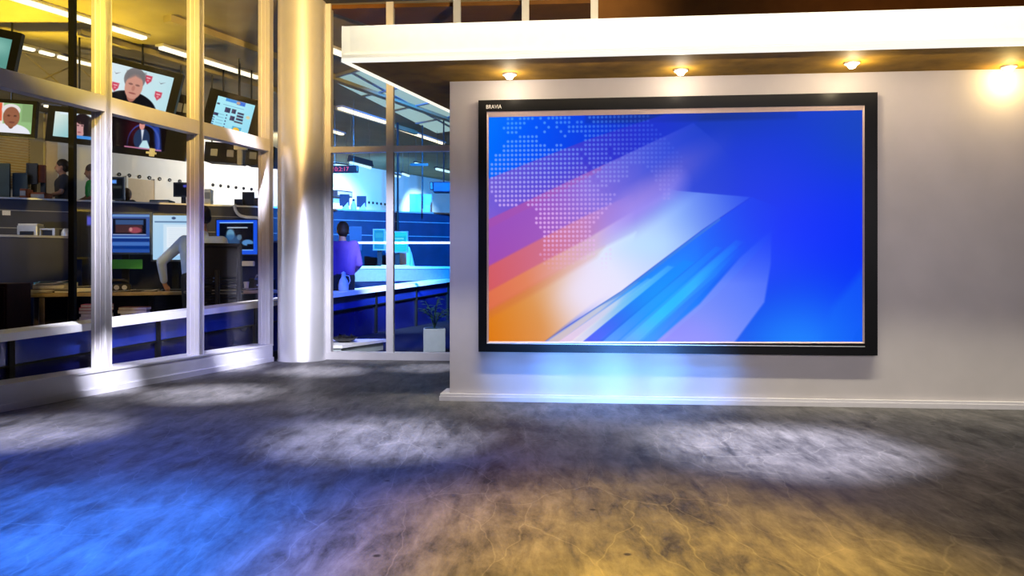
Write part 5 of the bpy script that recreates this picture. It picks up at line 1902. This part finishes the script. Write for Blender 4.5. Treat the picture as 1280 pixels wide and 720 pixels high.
def gal_obj(x, y1, w, d, h, name, label, cat, m, back=0.2, group=None, z=None, rz=0.1, lid=None):
    p = on_gal(x, back, 2.14 if z is None else z)
    W = w / 1000 * p.y
    Hh = h
    o = thing(name, label, cat, p, rz, group)
    MB().rbox(-W / 2, W / 2, -d / 2, d / 2, 0, Hh, min(0.015, Hh * 0.2)).build('body', M[m], o)
    MB().rbox(-W / 2 + 0.01, W / 2 - 0.01, -d / 2 - 0.006, -d / 2 + 0.002, Hh * 0.55, Hh * 0.85, 0.002).build('front_panel', M[lid or 'grey'], o)
    return o


gal_obj(261, 252, 8, 0.2, 0.42, 'paper_tray', 'white upright device on the gallery right of the second mullion', 'device', 'pale', 0.3)
gal_obj(203, 252, 24, 0.35, 0.17, 'printer', 'wide dark green printer on the gallery before the white wall', 'printer', 'teal', 0.25)
gal_obj(52, 243, 17, 0.3, 0.22, 'storage_box', 'dark box with pale papers on the gallery, left of the man in the grey polo', 'box', 'tan', 0.22)
gal_obj(33, 245, 8, 0.25, 0.27, 'storage_box', 'reddish box on the gallery below the tall dark monitor', 'box', 'tan', 0.14)
gal_obj(526, 263, 28, 0.3, 0.52, 'cabinet', 'pale wide cabinet on the gallery beside the display wall', 'cabinet', 'pale', 0.36, lid='pale')
o = thing('bottle', 'slim blue lit bottle between the two small gallery monitors', 'bottle', on_gal(442, 0.2, 2.14))
MB().lathe([(0.055, 0), (0.06, 0.02), (0.06, 0.20), (0.03, 0.27), (0.022, 0.30)], 16).build('flask', M['pale'], o, True)
MB().lathe([(0.025, 0.30), (0.025, 0.335), (0.018, 0.34)], 12).build('cap', M['navy'], o, True)
for (x, lb) in ((431, 'white folded card leaning before the first small monitor right of the column'), (452, 'white folded card leaning before the second small monitor right of the column')):
    p = on_gal(x, 0.05, 2.25)
    o = MB().add([(-0.07, 0, 0), (0.08, 0, 0), (0.06, 0.04, 0.15), (-0.07, 0.08, 0), (0.08, 0.08, 0), (0.05, 0.043, 0.15)], [(0, 1, 2), (3, 5, 4), (1, 4, 5, 2), (0, 2, 5, 3), (0, 3, 4, 1)]).build('folded_card', M['paper'])
    o.location = p
    tag(o, lb, 'card', 'cards on the gallery')
# white cable hooking over the parapet in the third bay
pts = [P(x, y, 15.2) for (x, y) in ((293, 256), (294, 262), (297, 267), (301, 270), (308, 271.5), (318, 272), (327, 273))]
tag(MB().tube(pts, 0.03, 8).build('cable_duct', M['pale'], smooth=True), 'white bent cable duct on the gallery front under the small black monitors', 'cable')
# machines on the storage counter
pr = thing('printer', 'silver printer on the counter under the gallery at left', 'printer', (-7.93, 13.16, 1.52), 0.1)
MB().rbox(-0.16, 0.16, -0.1, 0.16, 0, 0.22, 0.02).build('body', M['silver'], pr)
MB().rbox(-0.11, 0.11, -0.115, -0.09, 0.02, 0.12, 0.01).build('paper_slot', M['black'], pr)
MB().rbox(-0.15, 0.15, -0.08, 0.15, 0.22, 0.245, 0.008).build('lid', M['pale'], pr)
rd = thing('control_unit', 'silver framed control unit beside the printer under the gallery', 'device', (-7.64, 13.2, 1.52), 0.1)
ring_ = MB()
ring(ring_, [(-0.12, 0.17), (0.12, 0.17), (0.12, 0.0), (-0.12, 0.0)], [(-0.10, 0.145), (0.08, 0.145), (0.08, 0.03), (-0.10, 0.03)], -0.06, 0.1)
ring_.build('frame', M['silver'], rd)
MB().box(-0.11, 0.09, -0.02, 0.09, 0.02, 0.15).build('face', M['black'], rd)
jm = thing('coffee_machine', 'small chrome machine right of the control unit under the gallery', 'device', (-7.36, 13.2, 1.52), 0.1)
MB().lathe([(0.07, 0), (0.075, 0.02), (0.07, 0.10), (0.05, 0.15), (0.03, 0.17)], 20).build('body', M['silver'], jm, True)
MB().cyl((0.05, -0.03, 0.12), (0.11, -0.06, 0.16), 0.012, n=10).build('spout', M['pale'], jm, True)
dkb = thing('black_cabinet', 'black tapering machine cover behind the chrome machine, left of the black post', 'device', (-7.30, 13.40, 1.52), 0.1)
MB().prism([(-0.16, 0), (0.14, 0), (0.12, 0.34), (-0.02, 0.34), (-0.12, 0.2)], -0.06, 0.0, Matrix.Rotation(math.pi / 2, 4, 'X')).build('cover', M['black'], dkb)
MB().box(-0.1, 0.1, -0.005, 0.06, 0.30, 0.33).build('top_strip', M['black'], dkb)
nt_ = tag(MB().rbox(-0.06, 0.06, -0.006, 0, -0.04, 0.05, 0.002).build('wall_notice', M['paper']), 'small white notice on the gallery front at the far left', 'notice')
nt_.location = on_gal(8, -0.004, 1.98)
nt_.rotation_euler = (0, 0, ga)

# ------------------------------------------------------------------ behind the slim panes
ck = P(412, 216, 14.0)
cl_ = thing('led_clock', 'black hanging clock sign with red LED digits right of the column', 'clock', (ck.x, 14.0, ck.z), -0.12)
w_ = 0.50
MB().rbox(0, w_, 0, 0.08, 0, 0.125, 0.008).build('case', M['black'], cl_)
lettering('red_digits', '10:2:17', 0.105, M['red'], cl_, (0.04, -0.004, 0.026), xs=1.0)
for x in (0.08, w_ - 0.08):
    MB().cyl((x, 0.04, 0.12), (x, 0.04, FZ - ck.z), 0.0035, n=8).build('hanger_rod', M['black'], cl_)
def pendant(x0, y0, x1, y1, D, label, m, th=0.10):
    a, b = P(x0, y0, D), P(x1, y1, D * 1.04)
    L = Vector((b.x - a.x, b.y - a.y, 0)).length
    o = thing('pendant_light', label, 'pendant light', a, math.atan2(b.y - a.y, b.x - a.x), 'hanging tube lights behind the slim panes')
    sl_ = (b.z - a.z) / L
    hs = MB()
    hs.add([(0, -0.06, 0.02), (L, -0.06, 0.02 + sl_ * L), (L, 0.06, 0.02 + sl_ * L), (0, 0.06, 0.02), (0, -0.03, th), (L, -0.03, th + sl_ * L), (L, 0.03, th + sl_ * L), (0, 0.03, th)],
           [(0, 3, 2, 1), (4, 5, 6, 7), (0, 1, 5, 4), (1, 2, 6, 5), (2, 3, 7, 6), (3, 0, 4, 7)])
    hs.build('housing', M['black'], o)
    MB().cyl((0.02, 0, 0), (L - 0.02, 0, sl_ * L), 0.026, n=10).build('tube', m, o, True)
    for f in (0.08, 0.92):
        MB().cyl((L * f, 0, th * 0.9 + sl_ * L * f), (L * f, 0, FZ - a.z), 0.0035, n=6).build('hanger_rod', M['black'], o)


pendant(437, 203, 464, 210, 15.2, 'dark hanging lamp with a cyan tube, right of the red clock', M['stripc'], 0.14)
pendant(419, 206, 434, 208, 16.5, 'bright hanging lamp just above the red clock', M['stripc'], 0.05)
pendant(519, 204, 529, 207, 18.0, 'small hanging lamp above the white glow on the far wall', M['stripc'], 0.05)
pendant(503, 217, 511, 220, 19.0, 'small far hanging lamp left of the hanging pole', M['stripc'], 0.05)
pendant(489, 219, 500, 221, 18.4, 'small far hanging lamp crossed by the thin dark post', M['stripc'], 0.05)
pendant(545, 211, 562, 215, 17.0, 'hanging lamp end at the edge of the display wall', M['stripc'], 0.05)
pl_ = thing('hanging_pole', 'thin dark pole hanging from the ceiling before the white glow', 'pole', (P(528, 263, 16.4).x, 16.4, 2.26))
MB().cyl((0, 0, 0), (0, 0, FZ - 2.26), 0.016, n=10).build('shaft', M['black'], pl_, True)
MB().box(-0.25, 0.12, -0.03, 0.03, 0.88, 0.93).build('cross_arm', M['black'], pl_)
hb = P(541, 240, 15.6)
ob = thing('equipment_box', 'dark blue box hanging near the display wall, right of the thin pole', 'equipment box', (hb.x, 15.6, hb.z), 0.0)
MB().rbox(0, 0.42, 0, 0.3, 0.0, 0.20, 0.02).build('case', M['navy'], ob)
MB().rbox(-0.06, 0.0, 0.02, 0.2, 0.05, 0.2, 0.01).build('lens_hood', M['black'], ob)
MB().cyl((0.2, 0.15, 0.19), (0.2, 0.15, FZ - hb.z), 0.015, n=8).build('hanger_rod', M['black'], ob)
sh = thing('wall_shelf', 'dark box shelf on the white wall right beside the column', 'shelf', on_wall(411, 3.02), wa)
MB().box(0, 0.62, -0.30, -0.005, 0, 0.17).build('body', M['navy'], sh)
MB().box(0.02, 0.60, -0.305, -0.295, 0.03, 0.14).build('front', M['grey'], sh)

# counter, bright monitor, rail
ca = P(404, 332, 13.7)
cb = P(575, 332, 16.3)
ct_ang = math.atan2(cb.y - ca.y, cb.x - ca.x)
ctl = Vector((cb.x - ca.x, cb.y - ca.y, 0)).length
ctr = thing('reception_counter', 'long pale blue lit counter behind the slim panes', 'counter', (ca.x, ca.y, 0), ct_ang)
MB().box(0, ctl, 0.02, 0.58, 0.0, 1.03).build('body', M['navy'], ctr)
MB().box(0, ctl, 0.0, 0.02, 0.80, 1.03).build('front_panel', M['grey'], ctr)
MB().rbox(-0.02, ctl + 0.02, -0.02, 0.62, 1.03, 1.08, 0.008).build('worktop', M['pale'], ctr)
CT = rot_z((ca.x, ca.y, 0), ct_ang)


def on_ctr(px, back):
    q = hit(px, (ca.x, ca.y), (math.cos(ct_ang), math.sin(ct_ang)), back)
    return Vector((q[0], q[1], 1.08))


person('person in a white top behind the counter beside the bright cyan monitor', stand(on_ctr(512, 1.02).x, on_ctr(512, 1.02).y, 0, (-0.9, -0.3), 1.80, 0.22, 'fore'), (-0.9, -0.3, 0), (-0.9, -0.2, -0.3),
       dict(skin=M['skin'], shirt=M['whiteshirt'], trousers=M['trousers'], hair=M['hairb']), group='people behind the slim panes', voxel=0.016, headk=1.05)


def ctr_monitor(x0, y0, x1, y1, label, paint, back, rz=0.0, hm='grey'):
    p = on_ctr((x0 + x1) / 2, back)
    W = (x1 - x0) / 1000 * p.y
    zt = 1 - (y0 - 338) / 1000 * p.y
    zb = 1 - (y1 - 338) / 1000 * p.y
    return monitor(p, rz, W, zt - zb, zb - 1.08, label, paint, M[hm], group='monitors on the blue lit counter', nx=40)


ctr_monitor(482, 289, 510, 316, 'bright cyan monitor on the counter, crossed by the slim white mullion', pic_cyan, 0.30)
ctr_monitor(466, 286, 481.5, 313, 'dim blue monitor on the counter left of the bright cyan one', pic_cyan_dim, 0.34)
ctr_monitor(437, 283, 452, 313, 'dark monitor with a bright edge on the counter beside the person in purple', None, 0.34, 0.2, 'navy')
sheet_p = on_ctr(496, 0.12)
o = MB().rbox(-0.30, 0.24, -0.1, 0.1, 0, 0.02, 0.004).build('paper_sheet', M['paper'])
o.location = sheet_p
o.rotation_euler = (0, 0, ct_ang)
tag(o, 'pale paper on the counter in front of the bright cyan monitor', 'paper')
ra, rb = P(400, 303.5, 12.9), P(590, 303.5, 12.9)
hr = thing('glass_rail', 'thin pale horizontal rail on posts behind the slim panes', 'rail', (ra.x, 12.9, 0))
MB().box(0, rb.x - ra.x, -0.015, 0.015, ra.z - 0.017, ra.z + 0.017).build('rail', M['ledge'], hr)
for x in (0.03, (rb.x - ra.x) - 0.03):
    MB().cyl((x, 0, 0), (x, 0, ra.z - 0.01), 0.015, n=10).build('post', M['silver'], hr)

vz = ledge_pt(437, 0.10)
vs_ = thing('carafe', 'pale rounded carafe standing on the white ledge right of the column', 'carafe', vz)
vs_.rotation_euler = (0, 0, 0)
MB().lathe([(0.062, 0.0), (0.075, 0.02), (0.078, 0.09), (0.060, 0.16), (0.034, 0.20), (0.030, 0.24), (0.036, 0.255)], 24).build('body', M['pale'], vs_, True)
MB().lathe([(0.034, 0.255), (0.034, 0.27), (0.012, 0.285), (0.004, 0.29)], 20).build('stopper', M['pale'], vs_, True)
MB().tube([(0.03, 0, 0.235), (0.085, 0, 0.22), (0.10, 0, 0.15), (0.072, 0, 0.09)], 0.008, 8).build('handle', M['pale'], vs_, True)

pt = thing('plinth_table', 'low white plinth table behind the pane right of the column', 'table', (-2.30, 9.24, 0), 0.0)
MB().prism([(0, 0), (0.34, 0), (0.72, 0.85), (0.0, 0.85)], 0.10, 0.135).build('top', M['ledge'], pt)
MB().prism([(0.02, 0.02), (0.32, 0.02), (0.68, 0.83), (0.02, 0.83)], 0.0, 0.10).build('body', M['planter'], pt)
bw = thing('leaf_bowl', 'dark bowl heaped with dark dried leaves on the low white plinth', 'bowl', (-2.02, 9.66, 0.135), 0.0)
MB().lathe([(0.06, 0), (0.12, 0.025), (0.155, 0.055), (0.15, 0.06), (0.11, 0.03), (0.01, 0.012)], 24).build('bowl', M['black'], bw, True)
rnd = random.Random(5)
lf = MB()
for k in range(46):
    a, r = rnd.uniform(0, 6.28), 0.13 * math.sqrt(rnd.random())
    p = Vector((r * math.cos(a), r * math.sin(a), 0.05 + 0.05 * rnd.random() * (1 - r / 0.16)))
    d = Vector((rnd.uniform(-1, 1), rnd.uniform(-1, 1), rnd.uniform(0, .6))).normalized() * 0.045
    e = d.cross(Vector((0, 0, 1))).normalized() * 0.02
    lf.add([p - d, p + e, p + d, p - e, p + Vector((0, 0, 0.010))], [(0, 1, 4), (1, 2, 4), (2, 3, 4), (3, 0, 4), (0, 3, 2, 1)])
ob = lf.build('leaves', M['black'], bw)
ob['kind'] = 'stuff'

pp = P(543, 437, 9.9)
po = thing('potted_plant', 'dark leafy plant in a pale cube planter beside the display wall', 'plant', (pp.x, 9.9, 0.0), 0.1)
MB().rbox(-0.135, 0.135, -0.13, 0.13, 0.0, 0.285, 0.01).build('planter', M['planter'], po)
MB().box(-0.115, 0.115, -0.11, 0.11, 0.285, 0.29).build('soil', M['black'], po)
st, lv = MB(), MB()
for k in range(11):
    a = 2 * math.pi * k / 11 + rnd.uniform(-.3, .3)
    ln = rnd.uniform(0.10, 0.2)
    hh = rnd.uniform(0.18, 0.38)
    pts = [Vector((0, 0, 0.285)), Vector((ln * 0.3 * math.cos(a), ln * 0.3 * math.sin(a), 0.285 + hh * 0.6)), Vector((ln * math.cos(a), ln * math.sin(a), 0.285 + hh))]
    st.tube(pts, 0.005, 6)
    for i in range(4):
        f = 0.45 + 0.18 * i
        p = pts[1] * (1 - (f - 0.4) / 0.6) + pts[2] * ((f - 0.4) / 0.6)
        d = Vector((math.cos(a + (i - 1.5) * 0.9), math.sin(a + (i - 1.5) * 0.9), 0.15 - 0.2 * i * 0.3)).normalized() * 0.085
        e = d.cross(Vector((0, 0, 1))).normalized() * 0.026
        lv.add([p, p + d * 0.5 + e, p + d, p + d * 0.5 - e, p + d * 0.5 + Vector((0, 0, 0.012))], [(0, 1, 4), (1, 2, 4), (2, 3, 4), (3, 0, 4), (0, 3, 2, 1)])
st.build('stems', M['leaf'], po, True)
lv.build('leaves', M['leaf'], po)
